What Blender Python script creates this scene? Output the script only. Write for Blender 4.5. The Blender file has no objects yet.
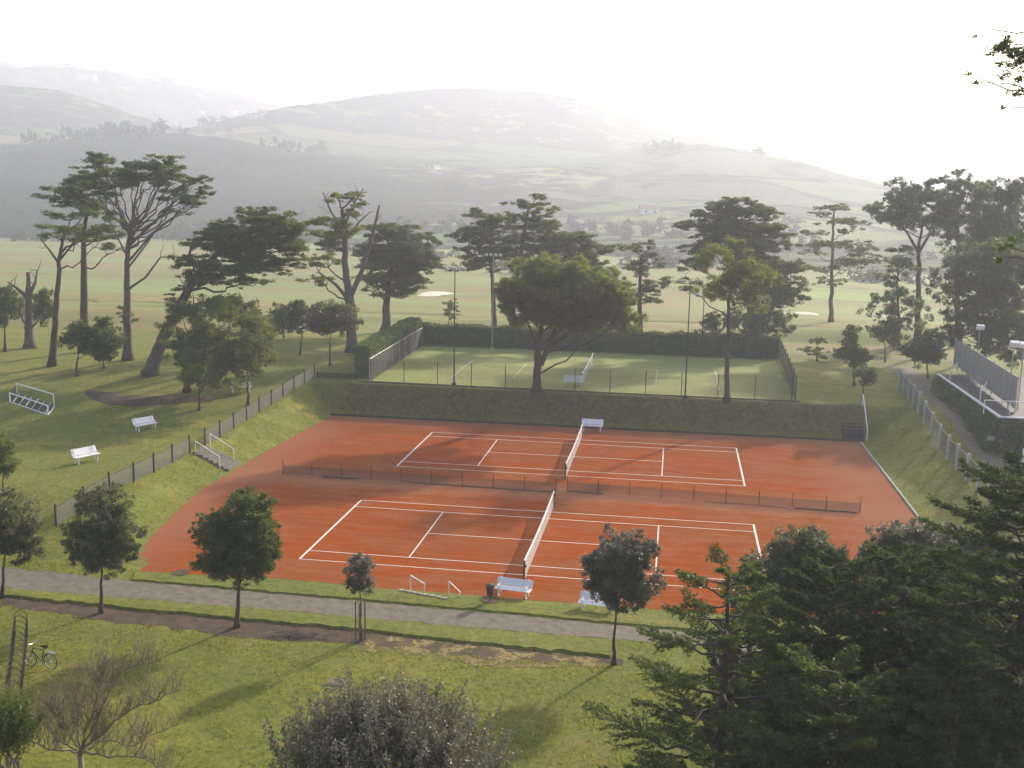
import bpy, math, random
import numpy as np
from mathutils import noise as mnoise, Vector

rng = np.random.default_rng(7)
random.seed(7)
sc = bpy.context.scene
col = sc.collection

# ------------------------------------------------------------------ camera geometry (metres; origin = near-left corner of the near clay court)
F_, PI_, RO, YA = 1063.93, .177093, .0179427, -.150647
CAM = np.array([18.6328, -50.4434, 18.8498])
fw = np.array([math.sin(YA)*math.cos(PI_), math.cos(YA)*math.cos(PI_), -math.sin(PI_)])
_r = np.array([math.cos(YA), -math.sin(YA), 0.0]); _u = np.cross(_r, fw)
r2 = _r*math.cos(RO) + _u*math.sin(RO); u2 = -_r*math.sin(RO) + _u*math.cos(RO)
def ray(u, v): return fw + r2*(u-512)/F_ + u2*(384-v)/F_
def onz(u, v, z): d = ray(u, v); return CAM + d*(z-CAM[2])/d[2]
def ony(u, v, Y): d = ray(u, v); return CAM + d*(Y-CAM[1])/d[1]
def mpp(p): return float((np.asarray(p)-CAM) @ fw)/F_      # metres per pixel there

# ------------------------------------------------------------------ terrain
def ss(a, b, x):
    t = np.clip((x-a)/(b-a), 0, 1); return t*t*(3-2*t)
def lerp(a, b, t): return a+(b-a)*t
XL_Y = [-3.4, 0.5, 11, 34.7]; XL_X = [-7.0, -8.9, -10.6, -9.9]
def hnear(x, y):
    x = np.asarray(x, float); y = np.asarray(y, float)
    xl = np.interp(y, XL_Y, XL_X)
    L = ss(-6, 6, y)*1.2 + ss(18, 45, y)*1.2
    R = ss(-6, 8, y)*1.2 + ss(24, 38, y)*1.2
    top = lerp(2.4, np.maximum(L, 1.2), ss(-9, -13, x))
    top = np.where(x < -9, lerp(2.4, np.maximum(L, 1.2), np.clip((-9-x)/4, 0, 1)), 2.4)
    dl = np.clip((xl-.15-x)/2.7, 0, 1); dl = dl*.75+.25*dl*dl*(3-2*dl)
    db = np.clip((y-35.0)/2.6, 0, 1); db = db*.7+.3*db*db*(3-2*db)
    dr = np.clip((x-33.7)/4.0, 0, 1); dr = dr*.7+.3*dr*dr*(3-2*dr)
    h = np.maximum(np.maximum(dl*L, db*top), dr*R)
    fall = ss(66, 190, y)
    h = h - 5.4*fall
    d = np.sqrt(((x-41)/17)**2 + ((y-85)/9)**2)
    h = h + 1.5*np.clip(1-d*d, 0, 1)**1.2
    # gentle swells of the park and of the golf course
    w = ss(3, 10, np.minimum(np.maximum(-13-x, y-64), 99)) 
    h = h + w*(.25*np.sin(x*.11+1)*np.sin(y*.09) + .5*ss(80, 140, y)*np.sin(x*.05+2)*np.sin(y*.045))
    return h
def gnd(u, v):
    d = ray(u, v); lo = 5.0
    t = lo
    for i in range(6000):
        p = CAM + d*t
        if p[2] < float(hnear(p[0], p[1])): break
        t += .1
    return CAM + d*(t-.05)

COLS = [  # u, foot r, (r1,v1), (r2,v2), (r3,v3)
 (-400,480,850,152,1500,95,2200,74),(0,510,850,152,1450,84,2200,69),(60,510,900,145,1450,88,2200,66),
 (120,510,950,137,1400,108,2200,73),(180,500,1000,131,1250,129,2200,85),(240,490,950,140,1250,117,2200,95),(285,480,900,155,1280,107,2200,108),
 (330,460,900,160,1340,101,2200,116),(375,450,900,165,1400,94.5,2200,120),(425,440,900,168,1450,92,2200,125),(490,430,900,170,1500,91,2200,130),(560,420,900,172,1500,95,2200,140),
 (640,400,1100,150,1600,114,2200,150),(700,380,1100,144,1600,133,2200,165),(790,370,1050,161,1600,161,2200,180),
 (880,360,950,186,1500,184,2200,195),(1024,350,900,200,1500,197,2200,204),(1400,350,900,215,1500,211,2200,220)]
_az, _tab = [], []
for c in COLS:
    d = ray(c[0], 190); _az.append(math.atan2(d[0], d[1]))
    row = [c[1]]
    for k in (2, 4, 6):
        q = ray(c[0], c[k+1]); row += [c[k], q[2]/math.hypot(q[0], q[1])]
    _tab.append(row)
_tab = np.array(_tab)
def hfar(az, r):
    t = [np.interp(az, _az, _tab[:, k]) for k in range(7)]
    fr, r1, s1, r2_, s2, r3, s3 = t
    s0 = (-3.4-CAM[2])/fr
    s = np.where(r < fr, (-3.4-CAM[2])/np.maximum(r, 1),
        np.where(r < r1, s0+(s1-s0)*np.clip((r-fr)/(r1-fr), 0, 1)**.8,
        np.where(r < r2_, s1+(s2-s1)*((r-r1)/(r2_-r1)),
        np.where(r < r3, s2+(s3-s2)*((r-r2_)/(r3-r2_)), s3-(r-r3)*.00006))))
    h = CAM[2] + r*s
    for a, b, dd in ((r1, r2_, 14), (r2_, r3, 45)):
        q = np.clip((r-a)/(b-a), 0, 1); h = h - dd*np.sin(np.pi*q)**1.0*np.minimum(1, q*3+.0)
    return h

# ------------------------------------------------------------------ materials
def newmat(name):
    m = bpy.data.materials.new(name); m.use_nodes = True
    nt = m.node_tree; nt.nodes.clear()
    out = nt.nodes.new('ShaderNodeOutputMaterial')
    return m, nt, out
def N(nt, t, **kw):
    n = nt.nodes.new(t)
    for k, v in kw.items():
        if k in n.inputs: n.inputs[k].default_value = v
        else: setattr(n, k, v)
    return n
def noise_tex(nt, scale, detail=4, rough=.55, vec=None, stretch=None):
    tc = N(nt, 'ShaderNodeNewGeometry')
    src = tc.outputs['Position']
    if stretch:
        mp = N(nt, 'ShaderNodeMapping'); mp.inputs['Scale'].default_value = stretch[:3]
        if len(stretch) > 3: mp.inputs['Rotation'].default_value = (0, 0, stretch[3])
        nt.links.new(src, mp.inputs['Vector']); src = mp.outputs[0]
    n = N(nt, 'ShaderNodeTexNoise', Scale=scale, Detail=detail, Roughness=rough)
    nt.links.new(src, n.inputs['Vector'])
    return n.outputs['Fac']
def ramp(nt, fac, stops):
    r = N(nt, 'ShaderNodeValToRGB'); el = r.color_ramp.elements
    el[0].position, el[0].color = stops[0][0], (*stops[0][1], 1)
    el[1].position, el[1].color = stops[-1][0], (*stops[-1][1], 1)
    for p, c in stops[1:-1]:
        e = el.new(p); e.color = (*c, 1)
    nt.links.new(fac, r.inputs['Fac']); return r.outputs['Color']
def mix(nt, fac, a, b, mode='MIX'):
    m = N(nt, 'ShaderNodeMix', data_type='RGBA', blend_type=mode)
    if isinstance(fac, float): m.inputs[0].default_value = fac
    else: nt.links.new(fac, m.inputs[0])
    for i, s in ((6, a), (7, b)):
        if isinstance(s, tuple): m.inputs[i].default_value = (*s, 1)
        else: nt.links.new(s, m.inputs[i])
    return m.outputs[2]
def surf(nt, out, colr, rough=.8, bump=None, bstr=.3, bdist=.05, spec=.3, metal=0.0):
    p = N(nt, 'ShaderNodeBsdfPrincipled', Roughness=rough, Metallic=metal)
    p.inputs['Specular IOR Level'].default_value = spec
    if isinstance(colr, tuple): p.inputs['Base Color'].default_value = (*colr, 1)
    else: nt.links.new(colr, p.inputs['Base Color'])
    if bump is not None:
        b = N(nt, 'ShaderNodeBump', Strength=bstr, Distance=bdist)
        nt.links.new(bump, b.inputs['Height']); nt.links.new(b.outputs[0], p.inputs['Normal'])
    nt.links.new(p.outputs[0], out.inputs['Surface'])
    return p
def G3(s, t=(0, 0, 0)): return tuple(s)

def mat_simple(name, c, rough=.6, var=.25, scale=6, metal=0.0, spec=.3, bstr=.15):
    m, nt, out = newmat(name)
    f = noise_tex(nt, scale, 5, .6)
    c1 = tuple(max(0, x*(1-var)) for x in c); c2 = tuple(min(1, x*(1+var)) for x in c)
    surf(nt, out, ramp(nt, f, [(.3, c1), (.7, c2)]), rough, f, bstr, .01, spec, metal)
    return m

def mat_lawn():
    m, nt, out = newmat('lawn_grass')
    big = noise_tex(nt, .07, 5, .6)
    geo = N(nt, 'ShaderNodeNewGeometry'); sx = N(nt, 'ShaderNodeSeparateXYZ'); nt.links.new(geo.outputs['Position'], sx.inputs[0])
    ga = noise_tex(nt, .035, 3, .5, stretch=(.5, 1.5, 1, .15)); yy = N(nt, 'ShaderNodeMath', operation='MULTIPLY_ADD'); yy.inputs[1].default_value = 12.0; nt.links.new(ga, yy.inputs[0]); nt.links.new(sx.outputs[1], yy.inputs[2])
    gm = N(nt, 'ShaderNodeMapRange'); gm.inputs['From Min'].default_value = 71.0; gm.inputs['From Max'].default_value = 74.5; nt.links.new(yy.outputs[0], gm.inputs[0])
    mid = noise_tex(nt, .38, 8, .72, stretch=(1, 1.5, 1, .5))
    fine = noise_tex(nt, 3.6, 8, .8)
    dry = noise_tex(nt, .16, 6, .68, stretch=(1, 1.7, 1, .3))
    c = ramp(nt, mid, [(.38, (.120, .165, .022)), (.5, (.225, .240, .032)), (.62, (.350, .300, .050))])
    c = mix(nt, ramp(nt, big, [(.4, (0, 0, 0)), (.62, (1, 1, 1))]), c, (.165, .215, .034))
    c = mix(nt, ramp(nt, dry, [(.56, (0, 0, 0)), (.70, (.75, .75, .75))]), c, (.36, .27, .08))
    c = mix(nt, ramp(nt, fine, [(.25, (.55, .55, .55)), (.75, (1.35, 1.35, 1.3))]), c, c, 'MIX')
    gc = ramp(nt, ga, [(.36, (.17, .21, .06)), (.46, (.28, .35, .10)), (.53, (.31, .235, .10)), (.62, (.20, .20, .07))])
    c = mix(nt, gm.outputs[0], c, gc)
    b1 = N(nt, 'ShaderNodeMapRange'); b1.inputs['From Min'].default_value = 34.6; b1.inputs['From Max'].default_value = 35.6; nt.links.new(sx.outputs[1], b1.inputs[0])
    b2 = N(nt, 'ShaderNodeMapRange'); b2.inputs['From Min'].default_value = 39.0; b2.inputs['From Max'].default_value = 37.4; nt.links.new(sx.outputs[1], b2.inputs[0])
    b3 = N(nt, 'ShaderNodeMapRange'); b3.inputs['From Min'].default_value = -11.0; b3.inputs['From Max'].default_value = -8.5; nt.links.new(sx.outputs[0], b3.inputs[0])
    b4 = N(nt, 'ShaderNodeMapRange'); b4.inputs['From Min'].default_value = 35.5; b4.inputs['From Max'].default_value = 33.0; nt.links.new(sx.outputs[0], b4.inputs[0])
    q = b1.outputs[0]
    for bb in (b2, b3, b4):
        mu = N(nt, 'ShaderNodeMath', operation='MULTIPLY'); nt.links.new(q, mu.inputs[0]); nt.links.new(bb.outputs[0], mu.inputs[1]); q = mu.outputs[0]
    c = mix(nt, q, c, ramp(nt, noise_tex(nt, .5, 7, .7), [(.35, (.065, .080, .018)), (.5, (.120, .105, .035)), (.65, (.150, .115, .050))]))  # back bank: rough brown grass, with the slope's shade painted in as darker colour
    mm = N(nt, 'ShaderNodeMix', data_type='RGBA', blend_type='MULTIPLY'); mm.inputs[0].default_value = 1
    nt.links.new(c, mm.inputs[6]); nt.links.new(ramp(nt, fine, [(.36, (.34, .38, .34)), (.62, (1, 1, 1))]), mm.inputs[7])
    c9 = mix(nt, ramp(nt, noise_tex(nt, 2.2, 5, .7), [(.35, (0, 0, 0)), (.65, (.55, .55, .55))]), mm.outputs[2], (.19, .165, .04))
    surf(nt, out, c9, .9, fine, .9, .06, .15)
    return m
def mat_golf():
    m, nt, out = newmat('golf_course_grass')
    a = noise_tex(nt, .022, 4, .5, stretch=(.45, 1.5, 1, .15))
    b = noise_tex(nt, .012, 5, .55, stretch=(.4, 1.3, 1, -.1))
    fine = noise_tex(nt, 1.5, 6, .7)
    c = ramp(nt, a, [(.36, (.24, .30, .09)), (.45, (.21, .26, .08)), (.52, (.28, .23, .09)), (.58, (.18, .21, .06)), (.66, (.30, .38, .11))])
    c = mix(nt, ramp(nt, b, [(.48, (0, 0, 0)), (.60, (.6, .6, .6))]), c, (.30, .24, .09))
    mm = N(nt, 'ShaderNodeMix', data_type='RGBA', blend_type='MULTIPLY'); mm.inputs[0].default_value = 1
    nt.links.new(c, mm.inputs[6]); nt.links.new(ramp(nt, fine, [(.25, (.6, .6, .6)), (.75, (1, 1, 1))]), mm.inputs[7])
    surf(nt, out, mm.outputs[2], .9, fine, .5, .1, .1)
    return m
def mat_hills():
    m, nt, out = newmat('hill_fields_and_woods')
    g = N(nt, 'ShaderNodeNewGeometry')
    mp = N(nt, 'ShaderNodeMapping'); mp.inputs['Scale'].default_value = (.0045, .0075, 0)
    wn = N(nt, 'ShaderNodeTexNoise', Scale=.006, Detail=3)
    nt.links.new(g.outputs['Position'], wn.inputs['Vector'])
    va = N(nt, 'ShaderNodeVectorMath', operation='MULTIPLY_ADD'); va.inputs[1].default_value = (160, 160, 0)
    nt.links.new(wn.outputs['Color'], va.inputs[0]); nt.links.new(g.outputs['Position'], va.inputs[2])
    nt.links.new(va.outputs[0], mp.inputs['Vector'])
    vo = N(nt, 'ShaderNodeTexVoronoi', Scale=1.0); nt.links.new(mp.outputs[0], vo.inputs['Vector'])
    ve = N(nt, 'ShaderNodeTexVoronoi', Scale=1.0, feature='DISTANCE_TO_EDGE'); nt.links.new(mp.outputs[0], ve.inputs['Vector'])
    sp = N(nt, 'ShaderNodeSeparateColor'); nt.links.new(vo.outputs['Color'], sp.inputs[0])
    c = ramp(nt, sp.outputs[0], [(0, (.07, .10, .035)), (.3, (.14, .19, .055)), (.55, (.24, .27, .09)), (.75, (.10, .13, .04)), (1, (.30, .25, .13))])
    hed = ramp(nt, ve.outputs['Distance'], [(.02, (1, 1, 1)), (.05, (0, 0, 0))])
    c = mix(nt, hed, c, (.03, .045, .02))
    at = N(nt, 'ShaderNodeAttribute', attribute_name='wood')
    wn2 = noise_tex(nt, .03, 6, .7)
    ad = N(nt, 'ShaderNodeMath', operation='ADD'); nt.links.new(at.outputs['Fac'], ad.inputs[0]); nt.links.new(wn2, ad.inputs[1])
    msk = ramp(nt, ad.outputs[0], [(.86, (0, 0, 0)), (.96, (1, 1, 1))])
    wood = ramp(nt, noise_tex(nt, .12, 5, .7), [(.3, (.006, .010, .008)), (.7, (.026, .036, .018))])
    c = mix(nt, msk, c, wood)
    surf(nt, out, c, .95, noise_tex(nt, .12, 6, .7), 1.0, 5.0, .05)
    return m
def mat_clay():
    m, nt, out = newmat('red_clay')
    a = noise_tex(nt, .16, 6, .6, stretch=(.6, 1.3, 1, .35))
    b = noise_tex(nt, .5, 7, .65, stretch=(.7, 1.6, 1, .2))
    fine = noise_tex(nt, 14, 5, .7)
    geo = N(nt, 'ShaderNodeNewGeometry'); sx = N(nt, 'ShaderNodeSeparateXYZ'); nt.links.new(geo.outputs['Position'], sx.inputs[0])
    drag = noise_tex(nt, 1.0, 6, .7, stretch=(.16, 2.6, 1, .04)); scuff = noise_tex(nt, 1.4, 8, .75)
    c = ramp(nt, a, [(.40, (.36, .066, .002)), (.5, (.300, .066, .007)), (.60, (.30, .092, .022))])
    c = mix(nt, ramp(nt, b, [(.44, (0, 0, 0)), (.66, (.55, .55, .55))]), c, (.35, .135, .07))
    c = mix(nt, ramp(nt, drag, [(.46, (0, 0, 0)), (.62, (.36, .36, .36))]), c, (.36, .15, .085))
    c = mix(nt, ramp(nt, scuff, [(.36, (.6, .6, .6)), (.46, (0, 0, 0))]), c, (.25, .055, .014))
    # dusty run-off strips round the courts: y near 15..17.5 and outside the lines
    def band(axis, lo, hi, soft):
        m1 = N(nt, 'ShaderNodeMapRange'); m1.inputs['From Min'].default_value = lo-soft; m1.inputs['From Max'].default_value = lo+soft
        m2 = N(nt, 'ShaderNodeMapRange'); m2.inputs['From Min'].default_value = hi-soft; m2.inputs['From Max'].default_value = hi+soft
        add = N(nt, 'ShaderNodeMath', operation='MULTIPLY_ADD'); add.inputs[1].default_value = 4.0
        nt.links.new(b, add.inputs[0]); nt.links.new(sx.outputs[axis], add.inputs[2])
        nt.links.new(add.outputs[0], m1.inputs[0]); nt.links.new(add.outputs[0], m2.inputs[0])
        s = N(nt, 'ShaderNodeMath', operation='SUBTRACT'); nt.links.new(m1.outputs[0], s.inputs[0]); nt.links.new(m2.outputs[0], s.inputs[1])
        return s.outputs[0]
    for ax, lo, hi, so, cc, amt in ((1, 15.6, 19.0, .8, (.36, .16, .09), .75), (1, 34.5, 50, 1.2, (.34, .14, .075), .7), (0, 31.5, 60, 2.0, (.34, .145, .078), .8), (0, -30, -5.5, 1.8, (.33, .140, .08), .75)):
        f = band(ax, lo, hi, so); mm = N(nt, 'ShaderNodeMath', operation='MULTIPLY'); mm.inputs[1].default_value = amt
        nt.links.new(f, mm.inputs[0]); c = mix(nt, mm.outputs[0], c, cc)
    mm = N(nt, 'ShaderNodeMix', data_type='RGBA', blend_type='MULTIPLY'); mm.inputs[0].default_value = 1
    nt.links.new(c, mm.inputs[6]); nt.links.new(ramp(nt, fine, [(.3, (.72, .72, .72)), (.65, (1, 1, 1))]), mm.inputs[7])
    surf(nt, out, mm.outputs[2], 1.0, fine, .5, .02, .0)
    return m
def mat_patchy():
    m, nt, out = newmat('dry_straw_patches')
    f = noise_tex(nt, 1.1, 8, .75); g = noise_tex(nt, 5, 6, .75)
    c = ramp(nt, g, [(.35, (.12, .085, .035)), (.5, (.25, .19, .08)), (.65, (.38, .30, .15))])
    p = surf(nt, out, c, .95, g, .9, .04, .1)
    t = N(nt, 'ShaderNodeBsdfTransparent'); mx = N(nt, 'ShaderNodeMixShader')
    nt.links.new(ramp(nt, f, [(.44, (0, 0, 0)), (.56, (1, 1, 1))]), mx.inputs[0]); nt.links.new(t.outputs[0], mx.inputs[1]); nt.links.new(p.outputs[0], mx.inputs[2])
    nt.links.new(mx.outputs[0], out.inputs['Surface']); return m
def mat_mesh(name, c, pitch, open_, diag=True):
    m, nt, out = newmat(name)
    g = N(nt, 'ShaderNodeNewGeometry'); sx = N(nt, 'ShaderNodeSeparateXYZ'); nt.links.new(g.outputs['Position'], sx.inputs[0])
    def M(op, a, b=None, c=None):
        n = N(nt, 'ShaderNodeMath', operation=op)
        for i, s in enumerate((a, b, c)):
            if s is None: continue
            if isinstance(s, (int, float)): n.inputs[i].default_value = s
            else: nt.links.new(s, n.inputs[i])
        return n.outputs[0]
    hor = M('ADD', sx.outputs[0], M('MULTIPLY', sx.outputs[1], 1.0))
    z = sx.outputs[2]
    p, q = (M('ADD', hor, z), M('SUBTRACT', hor, z)) if diag else (hor, z)
    a = M('LESS_THAN', M('FRACT', M('DIVIDE', p, pitch)), open_)
    b = M('LESS_THAN', M('FRACT', M('DIVIDE', q, pitch)), open_)
    hole = M('MULTIPLY', a, b)
    d = N(nt, 'ShaderNodeBsdfPrincipled', Roughness=.7); d.inputs['Base Color'].default_value = (*c, 1)
    t = N(nt, 'ShaderNodeBsdfTransparent')
    mx = N(nt, 'ShaderNodeMixShader'); nt.links.new(hole, mx.inputs[0]); nt.links.new(d.outputs[0], mx.inputs[1]); nt.links.new(t.outputs[0], mx.inputs[2])
    nt.links.new(mx.outputs[0], out.inputs['Surface'])
    return m
def mat_leaf(name, c, c2, trans=.35, rough=.6, spec=.3, sc_=1.2):
    m, nt, out = newmat(name)
    f = noise_tex(nt, sc_, 3, .6); g = noise_tex(nt, sc_*9, 2, .6)
    colr = ramp(nt, f, [(.32, c), (.68, c2)])
    colr = mix(nt, ramp(nt, g, [(.35, (0, 0, 0)), (.75, (.6, .6, .6))]), colr, tuple(min(1, x*1.6) for x in c2))
    p = N(nt, 'ShaderNodeBsdfPrincipled', Roughness=rough); p.inputs['Specular IOR Level'].default_value = spec
    nt.links.new(colr, p.inputs['Base Color'])
    t = N(nt, 'ShaderNodeBsdfTranslucent')
    h = N(nt, 'ShaderNodeHueSaturation', Saturation=1.15, Value=1.3); nt.links.new(colr, h.inputs['Color']); nt.links.new(h.outputs[0], t.inputs['Color'])
    mx = N(nt, 'ShaderNodeMixShader', Fac=trans); nt.links.new(p.outputs[0], mx.inputs[1]); nt.links.new(t.outputs[0], mx.inputs[2])
    nt.links.new(mx.outputs[0], out.inputs['Surface'])
    return m

M = dict(
 stepstone=mat_simple('worn_step_stone', (.16, .145, .12), .9, .3, 4, bstr=.5),
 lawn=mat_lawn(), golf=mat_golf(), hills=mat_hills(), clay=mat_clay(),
 line=mat_simple('white_court_line', (.72, .68, .62), .7, .12, 3),
 path=mat_simple('grey_gravel_path', (.150, .130, .098), .9, .30, 2.2, bstr=.6),
 straw=mat_patchy(),
 soil=mat_simple('brown_soil', (.075, .050, .032), .95, .4, 1.6, bstr=.9),
 sand=mat_simple('pale_sand', (.62, .56, .45), .9, .1, .4),
 turf=mat_simple('synthetic_turf', (.225, .250, .060), .9, .25, .16),
 turfline=mat_simple('worn_court_line', (.50, .48, .36), .8, .3, 1.5),
 kerb=mat_simple('concrete_kerb', (.36, .34, .30), .85, .2, 4),
 white=mat_simple('white_paint', (.86, .86, .86), .35, .06, 5, bstr=.05),
 steel=mat_simple('galvanised_steel', (.35, .36, .36), .5, .15, 8, .5),
 dark=mat_simple('dark_green_steel', (.03, .045, .04), .6, .2, 8),
 postdark=mat_simple('weathered_dark_post', (.045, .04, .035), .8, .3, 8),
 rust=mat_simple('rusty_steel', (.13, .055, .04), .8, .3, 9),
 concrete=mat_simple('pale_concrete', (.48, .48, .46), .85, .15, 5),
 terr=mat_simple('dark_terrace_floor', (.045, .045, .05), .8, .2, 3),
 panel=mat_simple('grey_screen_panel', (.30, .28, .25), .8, .12, 2),
 bark=mat_simple('brown_bark', (.085, .062, .048), .95, .35, 5, bstr=1.0),
 barkg=mat_simple('grey_bark', (.12, .10, .085), .95, .3, 5, bstr=1.0),
 twig=mat_simple('bare_twig_bark', (.26, .20, .14), .9, .3, 5, bstr=.5),
 rubber=mat_simple('black_rubber', (.015, .015, .015), .7, .2, 8),
 bikeframe=mat_simple('dark_bicycle_paint', (.03, .03, .04), .35, .2, 8),
 chrome=mat_simple('bright_metal', (.6, .6, .6), .25, .05, 8, .9),
 wood=mat_simple('weathered_wood', (.16, .11, .07), .85, .3, 6),
 lamp=mat_simple('floodlight_housing', (.55, .57, .6), .4, .1, 8, .3),
 wall=mat_simple('whitewashed_wall', (.72, .70, .66), .8, .1, .6),
 roof=mat_simple('clay_tile_roof', (.30, .13, .08), .85, .2, .8),
 glass=mat_simple('window_pane', (.04, .05, .06), .15, .1, 1),
 net=mat_mesh('tennis_net_mesh', (.03, .03, .03), .07, .62, False),
 netw=mat_mesh('pale_net_mesh', (.55, .55, .53), .07, .62, False),
 chain=mat_mesh('chain_link_mesh', (.13, .13, .125), .09, .64),
 chainD=mat_mesh('dark_chain_link_mesh', (.025, .03, .03), .08, .52),
 chainR=mat_mesh('rusty_wire_mesh', (.07, .045, .035), .08, .74),
 chainF=mat_mesh('fine_chain_link_mesh', (.05, .06, .05), .10, .88),
 l_cyp=mat_leaf('cypress_foliage', (.048, .070, .022), (.120, .142, .040), .45, .6, .2),
 l_cypo=mat_leaf('olive_cypress_foliage', (.080, .112, .028), (.185, .210, .050), .45, .6, .2),
 l_pine=mat_leaf('pine_foliage', (.058, .088, .034), (.135, .165, .058), .45, .6, .2),
 l_broad=mat_leaf('broadleaf_foliage', (.045, .062, .026), (.140, .145, .065), .38, .45, .4, 1.6),
 l_oak=mat_leaf('dark_oak_foliage', (.040, .064, .018), (.120, .145, .038), .42, .5, .3),
 l_grey=mat_leaf('greyish_shrub_foliage', (.070, .076, .050), (.165, .160, .110), .3, .5, .35, 2),
 l_con=mat_leaf('conifer_foliage', (.032, .056, .016), (.100, .130, .030), .42, .6, .2, .9),
 l_cond=mat_leaf('dark_conifer_foliage', (.020, .038, .013), (.072, .098, .026), .35, .7, .1, .9),
 l_cong=mat_leaf('bright_conifer_foliage', (.070, .105, .026), (.150, .180, .045), .45, .6, .2, .9),
 l_hedge=mat_leaf('hedge_foliage', (.045, .075, .020), (.105, .140, .036), .35),
 l_far=mat_leaf('distant_wood_foliage', (.018, .028, .014), (.040, .055, .022), .0, 1.0, .0, .05),
 l_grass=mat_leaf('grass_blades', (.110, .170, .020), (.300, .290, .045), .35, .8, .1, .8),
)

# ------------------------------------------------------------------ mesh building
class MB:
    def __init__(s): s.v = []; s.f = []; s.n = 0
    def add(s, v, f):
        v = np.asarray(v, float); s.v.append(v); s.f += [tuple(i+s.n for i in q) for q in f]; s.n += len(v)
    def box(s, c, size, rz=0.0, ry=0.0, rx=0.0):
        a = np.array(size)/2.0
        P = np.array([[x, y, z] for x in (-1, 1) for y in (-1, 1) for z in (-1, 1)])*a
        from mathutils import Euler
        R = np.array(Euler((rx, ry, rz)).to_matrix())
        s.add(P@R.T+np.array(c), [(0, 1, 3, 2), (4, 6, 7, 5), (0, 4, 5, 1), (2, 3, 7, 6), (0, 2, 6, 4), (1, 5, 7, 3)])
        return s
    def tube(s, pts, rad, n=6, cap=True):
        pts = np.asarray(pts, float); k = len(pts)
        rad = np.broadcast_to(np.asarray(rad, float), (k,)) if np.ndim(rad) == 0 or len(np.atleast_1d(rad)) == k else np.linspace(rad[0], rad[1], k)
        t = np.gradient(pts, axis=0); t /= np.linalg.norm(t, axis=1)[:, None]+1e-9
        ref = np.array([0, 0, 1.0]) if abs(t[0][2]) < .9 else np.array([1.0, 0, 0])
        a = np.cross(t, ref); a /= np.linalg.norm(a, axis=1)[:, None]+1e-9
        b = np.cross(t, a)
        ang = np.linspace(0, 2*np.pi, n, endpoint=False)
        V = pts[:, None, :] + rad[:, None, None]*(np.cos(ang)[None, :, None]*a[:, None, :]+np.sin(ang)[None, :, None]*b[:, None, :])
        f = []
        for i in range(k-1):
            for j in range(n):
                j2 = (j+1) % n
                f.append((i*n+j, i*n+j2, (i+1)*n+j2, (i+1)*n+j))
        if cap: f += [tuple(range(n-1, -1, -1)), tuple((k-1)*n+j for j in range(n))]
        s.add(V.reshape(-1, 3), f); return s
    def bar(s, a, b, r, n=6): return s.tube([a, b], [r, r], n)
    def build(s, name, mat, parent=None, smooth=False):
        V = np.concatenate(s.v) if s.v else np.zeros((0, 3))
        return mk(name, V, s.f, mat, parent, smooth)
def link(o, parent=None):
    col.objects.link(o)
    if parent is not None: o.parent = parent
    return o
def mk(name, V, faces, mat, parent=None, smooth=False):
    if parent is not None and not parent.get('_local'): V = V-np.array(parent.location)
    me = bpy.data.meshes.new(name); me.from_pydata([tuple(p) for p in V], [], faces); me.update()
    me.materials.append(mat)
    if smooth: me.polygons.foreach_set('use_smooth', [True]*len(me.polygons))
    return link(bpy.data.objects.new(name, me), parent)
def mkquads(name, V, mat, parent=None):
    """V: (n,4,3) loose quads"""
    if parent is not None and not parent.get('_local'): V = V-np.array(parent.location)
    n = len(V); me = bpy.data.meshes.new(name)
    me.vertices.add(n*4); me.vertices.foreach_set('co', V.reshape(-1).astype(np.float32))
    me.loops.add(n*4); me.loops.foreach_set('vertex_index', np.arange(n*4, dtype=np.int32))
    me.polygons.add(n); me.polygons.foreach_set('loop_start', np.arange(0, n*4, 4, dtype=np.int32))
    me.update(calc_edges=True); me.materials.append(mat)
    return link(bpy.data.objects.new(name, me), parent)
def thing(name, label, cat, loc, group=None, local=False, rz=0.0):
    o = bpy.data.objects.new(name, None); col.objects.link(o); o.empty_display_size = .3
    o.location = tuple(float(x) for x in loc); o.rotation_euler = (0, 0, rz); o['label'] = label; o['category'] = cat
    if group: o['group'] = group
    if local: o['_local'] = 1
    return o
def tag(o, label=None, cat=None, group=None, kind=None):
    for k, v in (('label', label), ('category', cat), ('group', group), ('kind', kind)):
        if v: o[k] = v
    return o
def copy_tree(o, parent=None):
    c = o.copy(); col.objects.link(c); c.parent = parent
    for ch in list(o.children): copy_tree(ch, c)
    return c
def grid(name, xs, ys, hf, mat, zoff=0.0):
    X, Y = np.meshgrid(xs, ys); Z = hf(X, Y)+zoff
    V = np.stack([X, Y, Z], -1).reshape(-1, 3); nx = len(xs)
    I = (np.arange(len(ys)-1)[:, None]*nx+np.arange(nx-1)[None, :]).reshape(-1)
    Fc = np.stack([I, I+1, I+nx+1, I+nx], -1).tolist()
    return mk(name, V, Fc, mat, None, False)
def sheet(name, poly, z, mat, label=None):
    """flat polygon sheet"""
    V = np.array([[p[0], p[1], z] for p in poly]); return mk(name, V, [tuple(range(len(poly)))], mat)

# ------------------------------------------------------------------ ground
NX0, NX1, NY0, NY1 = -90, 80, -70, 100
xs = np.unique(np.round(np.concatenate([np.arange(NX0, NX1+.1, 1.0), np.arange(-14, -8, .3), [33.7, 33.9, 34.2, 37.4, 37.7]]), 3))
ys = np.unique(np.round(np.concatenate([np.arange(NY0, NY1+.1, 1.0), np.arange(34, 39, .25)]), 3))
def hn(X, Y):
    Z = hnear(X, Y)
    return Z
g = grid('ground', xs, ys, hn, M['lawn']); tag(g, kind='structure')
g.data.polygons.foreach_set('use_smooth', [True]*len(g.data.polygons))

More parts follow.
